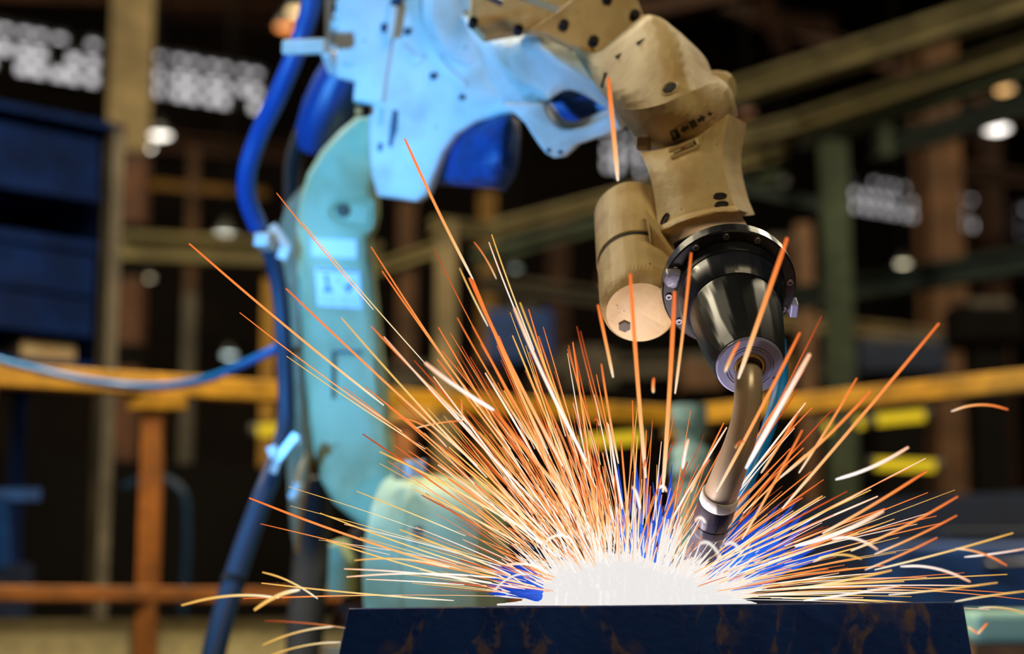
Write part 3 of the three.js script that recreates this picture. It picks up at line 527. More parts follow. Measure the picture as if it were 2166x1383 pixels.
// elbow housing
const ELB = [840, 200, 1.98], EYP = [-24, -3];
const onElbow = (x, y, lift = 0) => hitPlane(x, y, at(...ELB), normalAt(...EYP)).addScaledVector(normalAt(...EYP), lift);
const elbow = part(robot, 'elbow_housing', plate([[714, -90], [708, 164], [750, 175], [745, 217], [776, 222], [778, 300], [783, 370], [797, 416], [880, 427], [902, 412], [917, 372], [936, 322], [962, 286], [1005, 258], [1075, 240], [1150, 236], [1120, 150], [1000, 60], [960, -90]], ELB, EYP, 0.018, { bevel: 0.005, seg: 4 }), M.robot);
part(elbow, 'gear_case', plate([[730, -90], [735, 150], [790, 160], [800, 330], [860, 330], [900, 230], [960, 150], [940, -90]], [840, 200, 2.0], EYP, 0.1, { bevel: 0.01 }), M.robotArm);
{
  const en = normalAt(...EYP);
  part(elbow, 'cover_plate', plate([[720, -90], [713, 158], [754, 169], [750, 211], [812, 219], [817, 180], [832, 86], [838, -90]], ELB, EYP, 0.006, { bevel: 0.0015, lift: 0.004 }), M.robot);
  part(elbow, 'side_flange', plate([[684, -90], [686, 92], [703, 108], [712, 100], [712, -90]], [698, 40, 2.03], [-34, -3], 0.03, { bevel: 0.003 }), M.robot);
  sticker(elbow, 'arrow_label', 'dark arrow marks', [[700, 2], [719, 2], [716, 50], [697, 50]], [698, 40, 2.03], [-34, -3], 0.001, canvasTex(64, 160, (c, w, h) => { c.fillStyle = '#dcd8c4'; c.fillRect(0, 0, w, h); c.fillStyle = '#173042'; c.beginPath(); c.moveTo(32, 6); c.lineTo(52, 60); c.lineTo(42, 60); c.lineTo(42, 88); c.lineTo(22, 88); c.lineTo(22, 60); c.lineTo(12, 60); c.closePath(); c.fill(); c.fillRect(16, 120, 32, 10); c.fillRect(27, 108, 10, 34); }));
  part(elbow, 'guide_bar', bar(onElbow(842, 14, 0.008), onElbow(832, 84, 0.008), 0.009, 0.012, 0.002), M.robot, 'pale upright bar');
  part(elbow, 'clip', bar(onElbow(834, 10, 0.006), onElbow(854, -4, 0.006), 0.008, 0.008, 0.002), M.rubberDark, 'dark clip');
  part(elbow, 'clip', bar(onElbow(812, 62, 0.005), onElbow(826, 58, 0.005), 0.007, 0.01, 0.002), M.rubberDark, 'dark clip');
  for (const [x, y, r] of [[863, 67, 0.0042], [918, 161, 0.0042], [978, 206, 0.0032]]) part(elbow, 'housing_screw', socketScrew(onElbow(x, y, 0.001), en, r, 0.003), M.rubberDark);
  part(elbow, 'raised_pad', plate([[852, 90], [866, 120], [878, 140], [902, 122], [892, 112], [880, 116]], ELB, EYP, 0.004, { bevel: 0.001, lift: 0.0022 }), M.robot);
  part(elbow, 'raised_arc', plate([[884, -90], [893, 20], [906, 68], [938, 128], [992, 178], [980, 190], [922, 140], [888, 80], [870, 20], [862, -90]], ELB, EYP, 0.004, { bevel: 0.001, lift: 0.002 }), M.robot);
  part(elbow, 'slot', plate([[832, 232], [842, 234], [840, 275], [828, 312], [822, 310], [826, 270]], ELB, EYP, 0.002, { bevel: 0.0004, lift: 0.0012 }), M.rubberDark, 'dark slot');
  part(elbow, 'slot', plate([[801, 302], [810, 303], [808, 320], [799, 319]], ELB, EYP, 0.002, { bevel: 0.0004, lift: 0.0012 }), M.rubberDark, 'dark slot');
  part(elbow, 'slot', plate([[802, 228], [811, 229], [808, 262], [802, 270]], ELB, EYP, 0.002, { bevel: 0.0004, lift: 0.0012 }), M.mint);
  part(elbow, 'slot', plate([[728, 135], [748, 136], [747, 140], [729, 139]], ELB, EYP, 0.004, { bevel: 0.0004, lift: 0.005 }), M.paleBlue);
  const conn = part(robot, 'connector', block(at(768, 235, 2.0), 0.021, 0.011, 0.02, normalAt(-20, 0), 0.001), M.dark, 'dark connector with yellow tag');
  part(conn, 'yellow_tag', block(at(759, 235, 1.988), 0.008, 0.009, 0.004, normalAt(-20, 0), 0.0005), M.safety);
  // motor and cover behind the elbow
  const ma = at(742, 120, 2.2), mb = at(648, 322, 2.25), max = mb.clone().sub(ma), ml = max.length();
  part(robot, 'elbow_motor', turned(ma, max, [[0, 0], [0.026, 0], [0.032, ml * 0.3], [0.032, ml * 0.55], [0.027, ml * 0.8], [0.014, ml * 0.97], [0, ml]], 32), M.rubberBlue, 'dark blue motor behind the elbow');
  part(robot, 'motor_cable', sweep([at(700, 150, 2.3), at(650, 260, 2.32), at(622, 340, 2.32), at(620, 460, 2.3), at(622, 600, 2.28)], 0.012, 40, 10), M.rubberBlack);
  part(robot, 'blue_cover', skin([[[985, 262, 1.965], [1040, 244, 1.93], [1078, 238, 1.91], [1100, 256, 1.945]], [[940, 300, 1.985], [1010, 290, 1.925], [1062, 285, 1.90], [1101, 300, 1.93]], [[922, 352, 1.995], [995, 348, 1.925], [1058, 345, 1.895], [1092, 358, 1.925]], [[914, 384, 2.0], [985, 388, 1.945], [1045, 392, 1.92], [1068, 397, 1.94]]], 0.05, { round: 0.012 }), M.coverBlue, 'blue fabric cover behind the forearm');
}
// forearm
{
  const o = at(1040, 20, 1.93);
  part(robot, 'forearm_drum', turned(o, normalAt(-2, -16), [[0, 0.012], [0.04, 0.012], [0.066, 0.008], [0.078, -0.006], [0.08, -0.03], [0.08, -0.11], [0, -0.11]], 64), M.robot);
  const cast = part(robot, 'forearm_casting', skin([
    [[975, 30, 1.88], [1040, 62, 1.82], [1118, 55, 1.77], [1195, 108, 1.71], [1258, 150, 1.65]],
    [[1003, 95, 1.85], [1062, 105, 1.775], [1132, 100, 1.725], [1204, 142, 1.675], [1276, 190, 1.63]],
    [[1032, 160, 1.86], [1085, 165, 1.785], [1148, 158, 1.735], [1212, 172, 1.69], [1298, 226, 1.63]],
    [[1066, 226, 1.88], [1108, 224, 1.81], [1150, 219, 1.765], [1208, 192, 1.72], [1300, 240, 1.65]]], 0.05, { round: 0.006, away: FWD.clone().addScaledVector(UPV, 0.25) }), M.robot);
  part(cast, 'window_flange', plate([[1062, 218], [1086, 240], [1110, 262], [1124, 285], [1138, 306], [1152, 324], [1170, 334], [1190, 332], [1206, 318], [1218, 306], [1275, 288], [1314, 270], [1296, 234], [1262, 256], [1236, 268], [1206, 274], [1186, 272], [1172, 262], [1160, 246], [1146, 220]], [1185, 280, 1.73], [-30, -10], 0.012, { bevel: 0.003 }), M.robot);
  part(cast, 'window_lip', sweep([[1150, 226], [1166, 248], [1184, 266], [1206, 272], [1240, 264], [1290, 240]].map(([x, y]) => at(x + 4, y - 3, 1.755)), 0.006, 40, 10), M.robot);
  for (const [x, y] of [[1161, 318], [1186, 322]]) part(cast, 'flange_screw', socketScrew(hitPlane(x, y, at(1185, 280, 1.73), normalAt(-30, -10)), normalAt(-30, -10), 0.0022, 0.002), M.rubberDark);
  part(robot, 'inner_hose', sweep([at(1120, 205, 1.84), at(1200, 222, 1.81), at(1270, 226, 1.78), at(1330, 214, 1.76)], 0.022, 30, 20), M.rubberBlue, 'blue hose inside the forearm window');
  // covers over the forearm
  const cover = part(robot, 'forearm_cover', plate([[992, 46], [1000, -60], [1300, -60], [1195, 18], [1130, 57], [1098, 68], [1026, 80]], [1080, 20, 1.755], [12, 24], 0.01, { bevel: 0.003 }), M.wristPaint);
  part(cover, 'cover_ridge', bar(at(1075, -20, 1.72), at(1200, 26, 1.70), 0.02, 0.006, 0.002), M.wristPaint);
  part(cover, 'lamp_tube', sweep([at(1010, -24, 1.71), at(1035, -8, 1.71), at(1064, 5, 1.71)], 0.0045, 10, 10), M.steel);
  const cover2 = part(robot, 'wrist_cover', plate([[1118, 62], [1180, 22], [1276, -60], [1340, -60], [1348, -8], [1366, 42], [1256, 110], [1200, 92], [1160, 72]], [1250, 50, 1.66], [14, 22], 0.01, { bevel: 0.003 }), M.wristPaint);
  for (const [x, y, c] of [[1000, 50, 0], [1096, 66, 0], [1191, 56, 1], [1254, 90, 1], [1341, 35, 1], [1284, 0, 1]]) {
    const pn = c ? normalAt(14, 22) : normalAt(12, 24), po = c ? at(1250, 50, 1.66) : at(1080, 20, 1.755);
    part(c ? cover2 : cover, 'cover_bolt', hexBolt(hitPlane(x, y, po, pn).addScaledVector(pn, 0.002), pn, 0.0052, 0.005), M.hole, 'black hex bolt');
  }
  part(cover2, 'rim', bar(hitPlane(1256, 112, at(1250, 50, 1.66), normalAt(14, 22)), hitPlane(1370, 42, at(1250, 50, 1.66), normalAt(14, 22)), 0.006, 0.008, 0.002), M.wristPaint);
}
// wrist housing: a flat upper face and a rounded band below it
const housing = part(robot, 'wrist_housing', skin([
  [[1200, 90, 1.67], [1262, 112, 1.62], [1330, 70, 1.585], [1385, 34, 1.58], [1440, 70, 1.6]],
  [[1240, 150, 1.625], [1290, 160, 1.57], [1355, 120, 1.535], [1425, 76, 1.54], [1490, 120, 1.58]],
  [[1272, 196, 1.585], [1312, 200, 1.53], [1380, 172, 1.50], [1446, 136, 1.505], [1508, 160, 1.565]],
  [[1300, 228, 1.56], [1340, 230, 1.507], [1400, 219, 1.475], [1462, 192, 1.477], [1520, 176, 1.55]]], 0.07, { away: FWD.clone().addScaledVector(UPV, 0.2), deg: 40 }), M.wristPaint);
const bandPart = part(robot, 'wrist_band', skin([
  [[1296, 226, 1.565], [1340, 231, 1.505], [1400, 220, 1.473], [1464, 193, 1.475], [1524, 172, 1.55]],
  [[1318, 258, 1.565], [1358, 262, 1.505], [1414, 254, 1.474], [1478, 228, 1.477], [1546, 188, 1.56]],
  [[1344, 292, 1.575], [1378, 294, 1.52], [1430, 288, 1.49], [1494, 262, 1.49], [1556, 222, 1.575]],
  [[1368, 322, 1.6], [1396, 318, 1.55], [1446, 308, 1.52], [1508, 280, 1.52], [1560, 244, 1.6]]], 0.06, { away: FWD.clone().addScaledVector(UPV, 0.3), deg: 40 }), M.wristPaint);
{
  const pg = surf(housing, 1417, 187);
  part(housing, 'plug_recess', turned(pg.p, pg.n, [[0.0062, -0.004], [0.0066, 0.0006], [0.0078, 0.001], [0.0082, -0.004]], 24), M.wristPaint);
  part(housing, 'plug', hexBolt(pg.p, pg.n, 0.0062, 0.0008), M.hole, 'black hex plug');
  part(housing, 'cable_slot', bar(surf(housing, 1284, 154).p, surf(housing, 1276, 186).p, 0.0055, 0.002, 0.0008), M.hole, 'dark slot');
  part(housing, 'side_bulge', turned(at(1512, 190, 1.60), normalAt(62, 0), [[0, 0.018], [0.012, 0.017], [0.016, 0.012], [0.018, 0.003], [0.018, -0.02], [0, -0.02]], 10), M.wristPaint);
  part(bandPart, 'lifting_lug', block(at(1361, 304, 1.525), 0.0125, 0.0105, 0.012, normalAt(-14, 12).applyAxisAngle(FWD, 0.35), 0.0015), M.wristPaint);
  for (const [x, y] of [[1311, 117], [1356, 88]]) { const q = surf(housing, x, y); part(housing, 'pin', bar(q.p.clone().addScaledVector(RIGHT, -0.004).addScaledVector(UPV, -0.002), q.p.clone().addScaledVector(RIGHT, 0.004).addScaledVector(UPV, 0.002), 0.002, 0.003, 0.0005), M.shade); }
  sticker(bandPart, 'direction_label', 'label with minus, arrows and plus', [[1416, 277], [1500, 229], [1513, 245], [1424, 298]], null, null, 0.0008, canvasTex(320, 64, (c, w, h) => {
    c.fillStyle = '#a98a66'; c.fillRect(0, 0, w, h); c.fillStyle = '#17130f'; c.fillRect(0, 2, 60, 60); c.fillStyle = '#a98a66'; c.fillRect(20, 14, 8, 36);
    c.fillStyle = '#17130f';
    const arrow = (x, s) => { c.beginPath(); c.moveTo(x, 32); c.lineTo(x + s * 32, 3); c.lineTo(x + s * 32, 18); c.lineTo(x + s * 62, 18); c.lineTo(x + s * 62, 46); c.lineTo(x + s * 32, 46); c.lineTo(x + s * 32, 61); c.closePath(); c.fill(); };
    arrow(72, 1); c.fillRect(144, 8, 46, 48); arrow(262, -1); c.fillRect(276, 27, 36, 10); c.fillRect(289, 14, 10, 36);
  }));
}
// wrist link
const LK = [1465, 400, 1.455], LYP = [-4, 4];
const link = part(robot, 'wrist_link', skin([
  [[1353, 322, 1.50], [1410, 312, 1.485], [1470, 290, 1.475], [1540, 240, 1.48]],
  [[1370, 360, 1.472], [1420, 352, 1.452], [1480, 338, 1.447], [1527, 324, 1.452]],
  [[1385, 428, 1.452], [1430, 420, 1.43], [1490, 405, 1.425], [1540, 398, 1.43]],
  [[1390, 494, 1.435], [1436, 470, 1.412], [1500, 450, 1.408], [1556, 442, 1.412]]], 0.075, { away: FWD.clone().addScaledVector(RIGHT, 0.36).normalize(), round: 0.002, deg: 40 }), M.wristPaint);
{
  part(link, 'lower_lip', skin([
    [[1389, 478, 1.442], [1436, 458, 1.416], [1500, 440, 1.412], [1554, 434, 1.417]],
    [[1390, 490, 1.424], [1437, 468, 1.398], [1501, 449, 1.394], [1561, 443, 1.40]],
    [[1398, 508, 1.43], [1444, 483, 1.404], [1506, 462, 1.40], [1570, 458, 1.408]],
    [[1406, 526, 1.452], [1452, 500, 1.43], [1512, 478, 1.426], [1580, 476, 1.434]]], 0.05, { deg: 60 }), M.wristPaint);
  const ln = normalAt(-4, 6);
  for (const [x, y, a] of [[1523, 416, -0.25], [1526, 434, -0.25], [1407, 464, -0.9], [1408, 483, -0.9]]) {
    const q = surf(link, x, y);
    const g = turned(V(0, 0, 0), V(0, 0, 1), [[0, 0.0004], [0.0044, 0.0004], [0.0048, 0.0014], [0.0054, 0.0012], [0.0054, -0.004], [0, -0.004]], 24); g.scale(1.15, 0.68, 1).rotateZ(-a).applyMatrix4(frameOf(q.p, q.n));
    part(link, 'screw_pocket', g, M.hole, 'dark oval screw pocket');
  }
  part(link, 'index_frame', ((s) => merged([bar(s(1416, 322), s(1472, 298), 0.0025, 0.003), bar(s(1420, 336), s(1478, 312), 0.0025, 0.003), bar(s(1472, 298), s(1478, 312), 0.0025, 0.003)]))((x, y) => { const q = surf(link, x, y); return q.p.addScaledVector(q.n, 0.0012); }), M.wristPaint);
  part(link, 'index_mark', bar(surf(link, 1426, 328).p, surf(link, 1468, 310).p, 0.005, 0.0026), M.hole, 'black index mark');
  part(link, 'red_index', bar(surf(link, 1441, 319).p, surf(link, 1451, 315).p, 0.004, 0.003), std('#b5431f', 0.5), 'red index pointer');
}
// wrist motor and flange share the direction of the tool axis
const TOOL = normalAt(0, 0).multiplyScalar(0.848).addScaledVector(UPV, -0.53).addScaledVector(RIGHT, 0.03).normalize();
{
  const c = at(1354, 662, 1.372), p = 1.39 / F, r = 84 * p, TM = normalAt(0, 0).multiplyScalar(0.85).addScaledVector(UPV, -0.52).addScaledVector(RIGHT, -0.02).normalize();
  const motor = part(robot, 'wrist_motor', turned(c, TM, [[0, 0], [r * 0.74, 0], [r * 0.84, -0.001], [r * 0.93, -0.005], [r * 0.985, -0.013], [r, -0.024], [r, -0.072], [r * 0.965, -0.073], [r * 0.965, -0.078], [r * 1.02, -0.079], [r * 1.03, -0.083], [r * 1.03, -0.165], [r * 0.9, -0.175], [0, -0.175]], 64, 26), M.wristPaint);
  part(motor, 'groove_ring', turned(c, TM, [[r * 0.972, -0.0728], [r * 0.985, -0.073], [r * 0.985, -0.0782], [r * 0.972, -0.0784]], 64), M.hole, 'dark groove ring');
  const pl = surf(motor, 1321, 690).p;
  part(motor, 'cap_plug', hexBolt(pl, TM, 0.0052, 0.0015), M.grey, 'grey cap plug');
  part(motor, 'motor_bridge', plate([[1372, 470], [1400, 500], [1430, 540], [1430, 660], [1400, 660], [1380, 560]], [1400, 560, 1.41], [0, -20], 0.04, { bevel: 0.004 }), M.wristPaint);
  part(motor, 'side_screw', socketScrew(c.clone().addScaledVector(TM, -0.06).addScaledVector(RIGHT, -r * 0.9).addScaledVector(UPV, -r * 0.28), normalAt(-60, -20), 0.004, 0.003), M.rust);
}
const flC = at(1541, 606, 1.352), mm = 0.001;
const tx = RIGHT.clone().addScaledVector(TOOL, -RIGHT.dot(TOOL)).normalize(), ty = TOOL.clone().cross(tx);
{
  part(robot, 'flange_seat', turned(flC, TOOL, [[0, -8], [38, -8], [40, -12], [36, -34], [0, -36]].map(([a, b]) => [a * mm, b * mm]), 64), M.wristPaint);
  const fl = part(robot, 'tool_flange', turned(flC, TOOL, [[0, -8], [51, -8], [52.4, -6.5], [52.4, 3], [51.2, 4.2], [43.5, 4.2], [43.2, 3.4], [42.4, 3.4], [0, 3.4]].map(([a, b]) => [a * mm, b * mm]), 96, 24), M.flange, 'glossy black tool flange');
  for (let k = 0; k < 12; k++) {
    const a = k * Math.PI / 6 + 0.12, c = flC.clone().addScaledVector(tx, Math.cos(a) * 0.0474).addScaledVector(ty, Math.sin(a) * 0.0474).addScaledVector(TOOL, 0.0036);
    part(fl, 'flange_screw', socketScrew(c, TOOL, 0.0027, 0.0018), M.steel);
  }
  part(fl, 'locating_tab', turned(flC.clone().addScaledVector(tx, -0.0445).addScaledVector(ty, 0.012).addScaledVector(TOOL, 0.004), TOOL, [[0, 7], [5, 6.6], [7.2, 5], [8, 2], [8, -2], [0, -2]].map(([a, b]) => [a * mm, b * mm]), 28), std('#6a6b7c', 0.4), 'grey rounded locating tab');
  part(fl, 'stop_block', block(flC.clone().addScaledVector(tx, 0.0525).addScaledVector(ty, -0.02), 0.006, 0.012, 0.012, TOOL, 0.001), M.collar);
  part(fl, 'black_hub', turned(flC, TOOL, [[0, 3], [43, 3], [43.4, 8], [42.8, 14], [42, 16], [0, 16]].map(([a, b]) => [a * mm, b * mm]), 80, 24), M.black);
  part(fl, 'hub_shoulder', turned(flC, TOOL, [[0, 15], [41.4, 15], [41.2, 20], [39, 30], [36.5, 36], [35, 38], [0, 38]].map(([a, b]) => [a * mm, b * mm]), 80, 36), std('#1a1d2b', 0.33));
}
{ // torch mount cone and torch
  const mount = thing('torch_mount', 'black tapered torch mount bolted under the tool flange', 'torch mount', flC.clone());
  part(mount, 'cone', turned(flC, TOOL, [[0, 36], [34.4, 36], [34.6, 42], [33.6, 58], [30.5, 84], [27.2, 104], [25.4, 112], [0, 112]].map(([a, b]) => [a * mm, b * mm]), 80, 30), M.black, 'black cone');
  part(mount, 'end_ring', turned(flC, TOOL, [[0, 104], [24.6, 108], [24.6, 113.5], [23.6, 114.5], [17.6, 114.5], [17.4, 113.7], [16.8, 113.7], [16.6, 114.5], [15.6, 114.5], [15.4, 113.9], [14.9, 113.9], [14.7, 114.5], [11.6, 114.5], [11.4, 111], [0, 111]].map(([a, b]) => [a * mm, b * mm]), 72, 24), M.collar, 'blue grey end ring');
  part(mount, 'brass_bush', turned(flC, TOOL, [[9, 110], [11.3, 110], [11.3, 114.2], [10.6, 115], [9, 115]].map(([a, b]) => [a * mm, b * mm]), 40, 24), M.brass);
  part(mount, 'ring_screw', socketScrew(flC.clone().addScaledVector(TOOL, 0.1143).addScaledVector(tx, 0.0185).addScaledVector(ty, -0.01), TOOL, 0.0012, 0.0006), M.rubberDark);
  const n0 = flC.clone().addScaledVector(TOOL, 0.106);
  const torch = thing('welding_torch', 'bent metal welding torch with white ceramic ring and dark nozzle', 'torch', at(1478, 1200, 1.305));
  const neck = [at(1585, 752, 1.285), at(1583, 785, 1.262), at(1583, 826, 1.252), at(1580, 872, 1.249), at(1570, 918, 1.25), at(1556, 962, 1.255), at(1540, 1004, 1.263), at(1522, 1050, 1.275)];
  part(torch, 'neck', sweep(neck, (t) => 0.0102 + 0.0022 * sm(t, 0.4, 1), 64, 32), M.torchMetal);
  const A = at(1524, 1046, 1.274), B = at(1474, 1200, 1.318), ax = B.clone().sub(A), L = ax.length();
  part(torch, 'ceramic_ring', turned(A, ax, [[0, -0.001], [0.0134, -0.001], [0.0142, 0.0004], [0.0142, 0.0072], [0.0134, 0.0084], [0, 0.0084]], 48), M.ceramic, 'white ceramic ring');
  part(torch, 'nozzle', turned(A, ax, [[0, 0.008], [0.0138, 0.0082], [0.0142, 0.0095], [0.0142, 0.026], [0.0138, 0.0264], [0.0138, 0.0272], [0.0142, 0.0276], [0.0142, 0.034], [0.0132, 0.0365], [0.0126, 0.0372], [0.0122, L * 0.85], [0.0108, L], [0.0086, L], [0.0086, L - 0.02], [0, L - 0.02]], 48, 26), M.nozzle, 'dark steel nozzle');
  part(torch, 'contact_tip', turned(A, ax, [[0, L - 0.025], [0.0034, L - 0.025], [0.003, L + 0.004], [0.0008, L + 0.004], [0, L + 0.006]], 16), M.brass);
  const hose = [at(1648, 720, 1.46), at(1652, 800, 1.44), at(1634, 880, 1.40), at(1604, 960, 1.37), at(1572, 1040, 1.35), at(1534, 1130, 1.34), at(1500, 1200, 1.335)];
  single('gas_hose', 'bright blue gas hose running down behind the welding torch', 'hose', sweep(hose, (t) => 0.0058, 60, 14), M.gasBlue);
}
// dress pack along the robot
{
  const pts = [[668, -60, 2.0], [655, 20, 2.01], [630, 100, 2.02], [588, 200, 2.05], [546, 290, 2.09], [524, 360, 2.11], [524, 420, 2.13], [546, 480, 2.15], [576, 545, 2.17], [592, 620, 2.18], [600, 720, 2.18], [605, 820, 2.18], [604, 900, 2.17], [586, 970, 2.15], [556, 1050, 2.12], [524, 1140, 2.1], [494, 1230, 2.08], [470, 1310, 2.06], [448, 1400, 2.04], [420, 1560, 2.0]].map((p) => at(...p));
  const hose = part(robot, 'cable_hose', sweep(pts.slice(0, 8), (t) => 0.0118, 90, 20), M.rubberBlue, 'thick blue cable hose clamped along the arm');
  part(hose, 'sleeve', sweep(pts.slice(7), (t) => 0.0105 + 0.0038 * sm(t, 0.3, 0.7), 120, 20), M.rubberDark);
  part(hose, 'sleeve_ring', sweep([pts[16].clone().lerp(pts[15], 0.12), pts[16].clone(), pts[16].clone().lerp(pts[17], 0.08)], 0.0156, 6, 20), M.rubberBlack);
  part(robot, 'hose_bracket', block(at(645, 99, 1.975), 0.053, 0.0165, 0.012, normalAt(-16, 4).applyAxisAngle(FWD, 0.09), 0.003).applyMatrix4(new THREE.Matrix4()), M.robot, 'pale hose bracket');
  part(robot, 'bracket_arm', bar(at(690, 108, 2.0), at(706, 150, 2.03), 0.012, 0.012, 0.002), M.clamp);
  const cl = part(robot, 'hose_clamp', merged([block(at(562, 512, 2.135), 0.02, 0.017, 0.03, normalAt(-18, 8).applyAxisAngle(FWD, 0.3), 0.003), bar(at(574, 478, 2.14), at(606, 524, 2.14), 0.012, 0.01), bar(at(606, 520, 2.14), at(596, 548, 2.14), 0.012, 0.012)].map(plain)), M.clamp, 'pale folded hose clamp');
  part(robot, 'hose_clamp', merged([bar(at(570, 960, 2.1), at(588, 952, 2.1), 0.014, 0.014), bar(at(588, 972, 2.1), at(628, 920, 2.1), 0.009, 0.009), bar(at(588, 972, 2.1), at(578, 1000, 2.1), 0.008, 0.008), bar(at(628, 920, 2.1), at(628, 938, 2.1), 0.008, 0.008)].map(plain)), M.clamp, 'pale wire hose clamp');
  part(robot, 'guide_foot', sweep([at(632, 1022, 2.14), at(624, 1044, 2.14), at(618, 1054, 2.14)], (t) => 0.007, 8, 12), M.clamp);
  single('floor_cable', 'thick black cable dropping behind the robot shoulder', 'cable', sweep([[656, 1010, 2.36], [662, 1090, 2.36], [658, 1170, 2.34], [650, 1260, 2.3], [644, 1350, 2.26], [640, 1500, 2.2]].map((p) => at(...p)).concat([V(at(640, 1500, 2.2).x, 0.03, at(640, 1500, 2.2).z)]), 0.0245, 60, 20), M.rubberBlack);
}

// ---------------------------------------------------------------- workpiece and bench
{
  const topL = at(737, 1286, 1.232), topR = at(2040, 1272, 1.228);
  const steelSkin = noiseTexture(1024, (u, v) => {               // blue mill scale with brown rust smears and scratches
    const x = u * 6, y = v * 6, sc = 0.5 + 0.5 * fbm(x * 1.6, y * 0.5 + 3, 4), base = [0.002 + 0.004 * sc, 0.03 + 0.03 * sc, 0.2 + 0.12 * sc];
    const warpx = u * 13 + 1.3 * fbm(u * 3 + 5, v * 3, 3) + v * 2.2, smear = sm(fbm(warpx, v * 1.7 + 8, 4), 0.05, 0.38) * sm(fbm(u * 21, v * 13, 4), -0.22, 0.3);
    const speck = sm(fbm(u * 70, v * 40, 3), 0.36, 0.46), br = sm(fbm(u * 4 + 30, v * 5, 5), 0.12, 0.5) * 0.55, dk = sm(n2(u * 34, v * 34), 0.84, 0.92);
    const k = Math.min(1, 0.75 * smear + 0.5 * speck * smear + br * 0.6), rust = [0.3, 0.2, 0.19];
    return base.map((b, i) => Math.sqrt((b * (1 - k) + rust[i] * 0.7 * k) * (1 - 0.7 * dk)) * 0.86);
  });
  const bumpS = noiseTexture(512, (u, v) => { const h = 0.5 + 0.3 * fbm(u * 20, v * 30, 4); return [h, h, h]; }, false);
  const mat = new THREE.MeshPhysicalMaterial({ color: '#ffffff', roughness: 0.6, map: rep(steelSkin, 2.4), bumpMap: rep(bumpS, 3), bumpScale: 0.0006, specularIntensity: 0.3 });
  const w = topL.distanceTo(topR), mid = topL.clone().add(topR).multiplyScalar(0.5), tilt = Math.atan2(topR.y - topL.y, topR.x - topL.x), h = 0.14, dpt = 0.2;
  const s = new THREE.Shape([[-w / 2, 0], [w / 2, 0], [w / 2 + 0.016, -h], [-w / 2 - 0.028, -h]].map((p) => new THREE.Vector2(...p)));
  const g = new THREE.ExtrudeGeometry(s, { depth: dpt - 0.004, bevelEnabled: true, bevelSize: 0.0018, bevelThickness: 0.002, bevelOffset: -0.0018, bevelSegments: 3 });
  g.translate(0, 0, -dpt + 0.002).rotateZ(tilt).translate(mid.x, mid.y, mid.z);
  single('steel_workpiece', 'dark blue steel block with brown rust smears under the welding arc', 'workpiece', crease(g, 30), mat);
  const by = mid.y - h - 0.005, t = thing('welding_bench', 'steel bench carrying the blue workpiece', 'bench', V(mid.x, 0, mid.z - 0.1));
  part(t, 'bench_top', new RoundedBoxGeometry(0.8, 0.04, 0.34, 2, 0.004).translate(mid.x, by - 0.02, mid.z - 0.1), M.navyDark);
  for (const sx of [-1, 1]) for (const sz of [-1, 1]) part(t, 'leg', new THREE.BoxGeometry(0.05, by - 0.04, 0.05).translate(mid.x + sx * 0.36, (by - 0.04) / 2, mid.z - 0.1 + sz * 0.13), M.navyDark);
}

// ---------------------------------------------------------------- the arc
const ARC = at(1330, 1279, 1.3);
{
  const t = thing('weld_arc', 'blown out white glow of the welding arc on the steel block', 'welding arc', ARC.clone());
  const g = new THREE.IcosahedronGeometry(1, 40), p = g.attributes.position, v = V(0, 0, 0), px = 1.3 / F;
  const prof = [[-280, 1], [-230, 6], [-200, 22], [-178, 52], [-160, 72], [-100, 86], [-40, 98], [10, 98], [60, 80], [110, 68], [160, 58], [190, 36], [225, 14], [275, 2]];
  const topOf = (x) => { for (let i = 0; i < prof.length - 1; i++) if (x <= prof[i + 1][0]) { const k = Math.max(0, (x - prof[i][0]) / (prof[i + 1][0] - prof[i][0])); return prof[i][1] + (prof[i + 1][1] - prof[i][1]) * k; } return 3; };
  for (let i = 0; i < p.count; i++) {
    v.fromBufferAttribute(p, i); const sx = v.x * 275 - 4, k = Math.sqrt(Math.max(1e-4, 1 - v.x * v.x));
    const a = v.x * 14, ray = 1 + 0.1 * n2(a * 1.7, v.z * 3) + 0.07 * n2(a * 6, v.z * 6);
    const up = v.y / k, h = topOf(sx) * ray;
    p.setXYZ(i, (sx + v.y * 10 * n2(v.x * 30, 5)) * px, (v.y > 0 ? up * h + 1 : up * 1.5) * px, v.z / k * (20 + h * 0.5) * px * Math.min(1, k * 1.4));
  }
  g.computeVertexNormals(); g.translate(ARC.x, ARC.y, ARC.z);
  part(t, 'glowing_core', g, glow(0.84, 0.815, 0.8));
  const l = new THREE.PointLight(new THREE.Color(...LIGHT.arcColor), LIGHT.arc, 0, 2); l.name = 'weld_arc_light'; l.shadow.radius = 1.6; l.castShadow = true; l.position.copy(ARC).add(V(0, 0.012, 0)); scene.add(l);
}

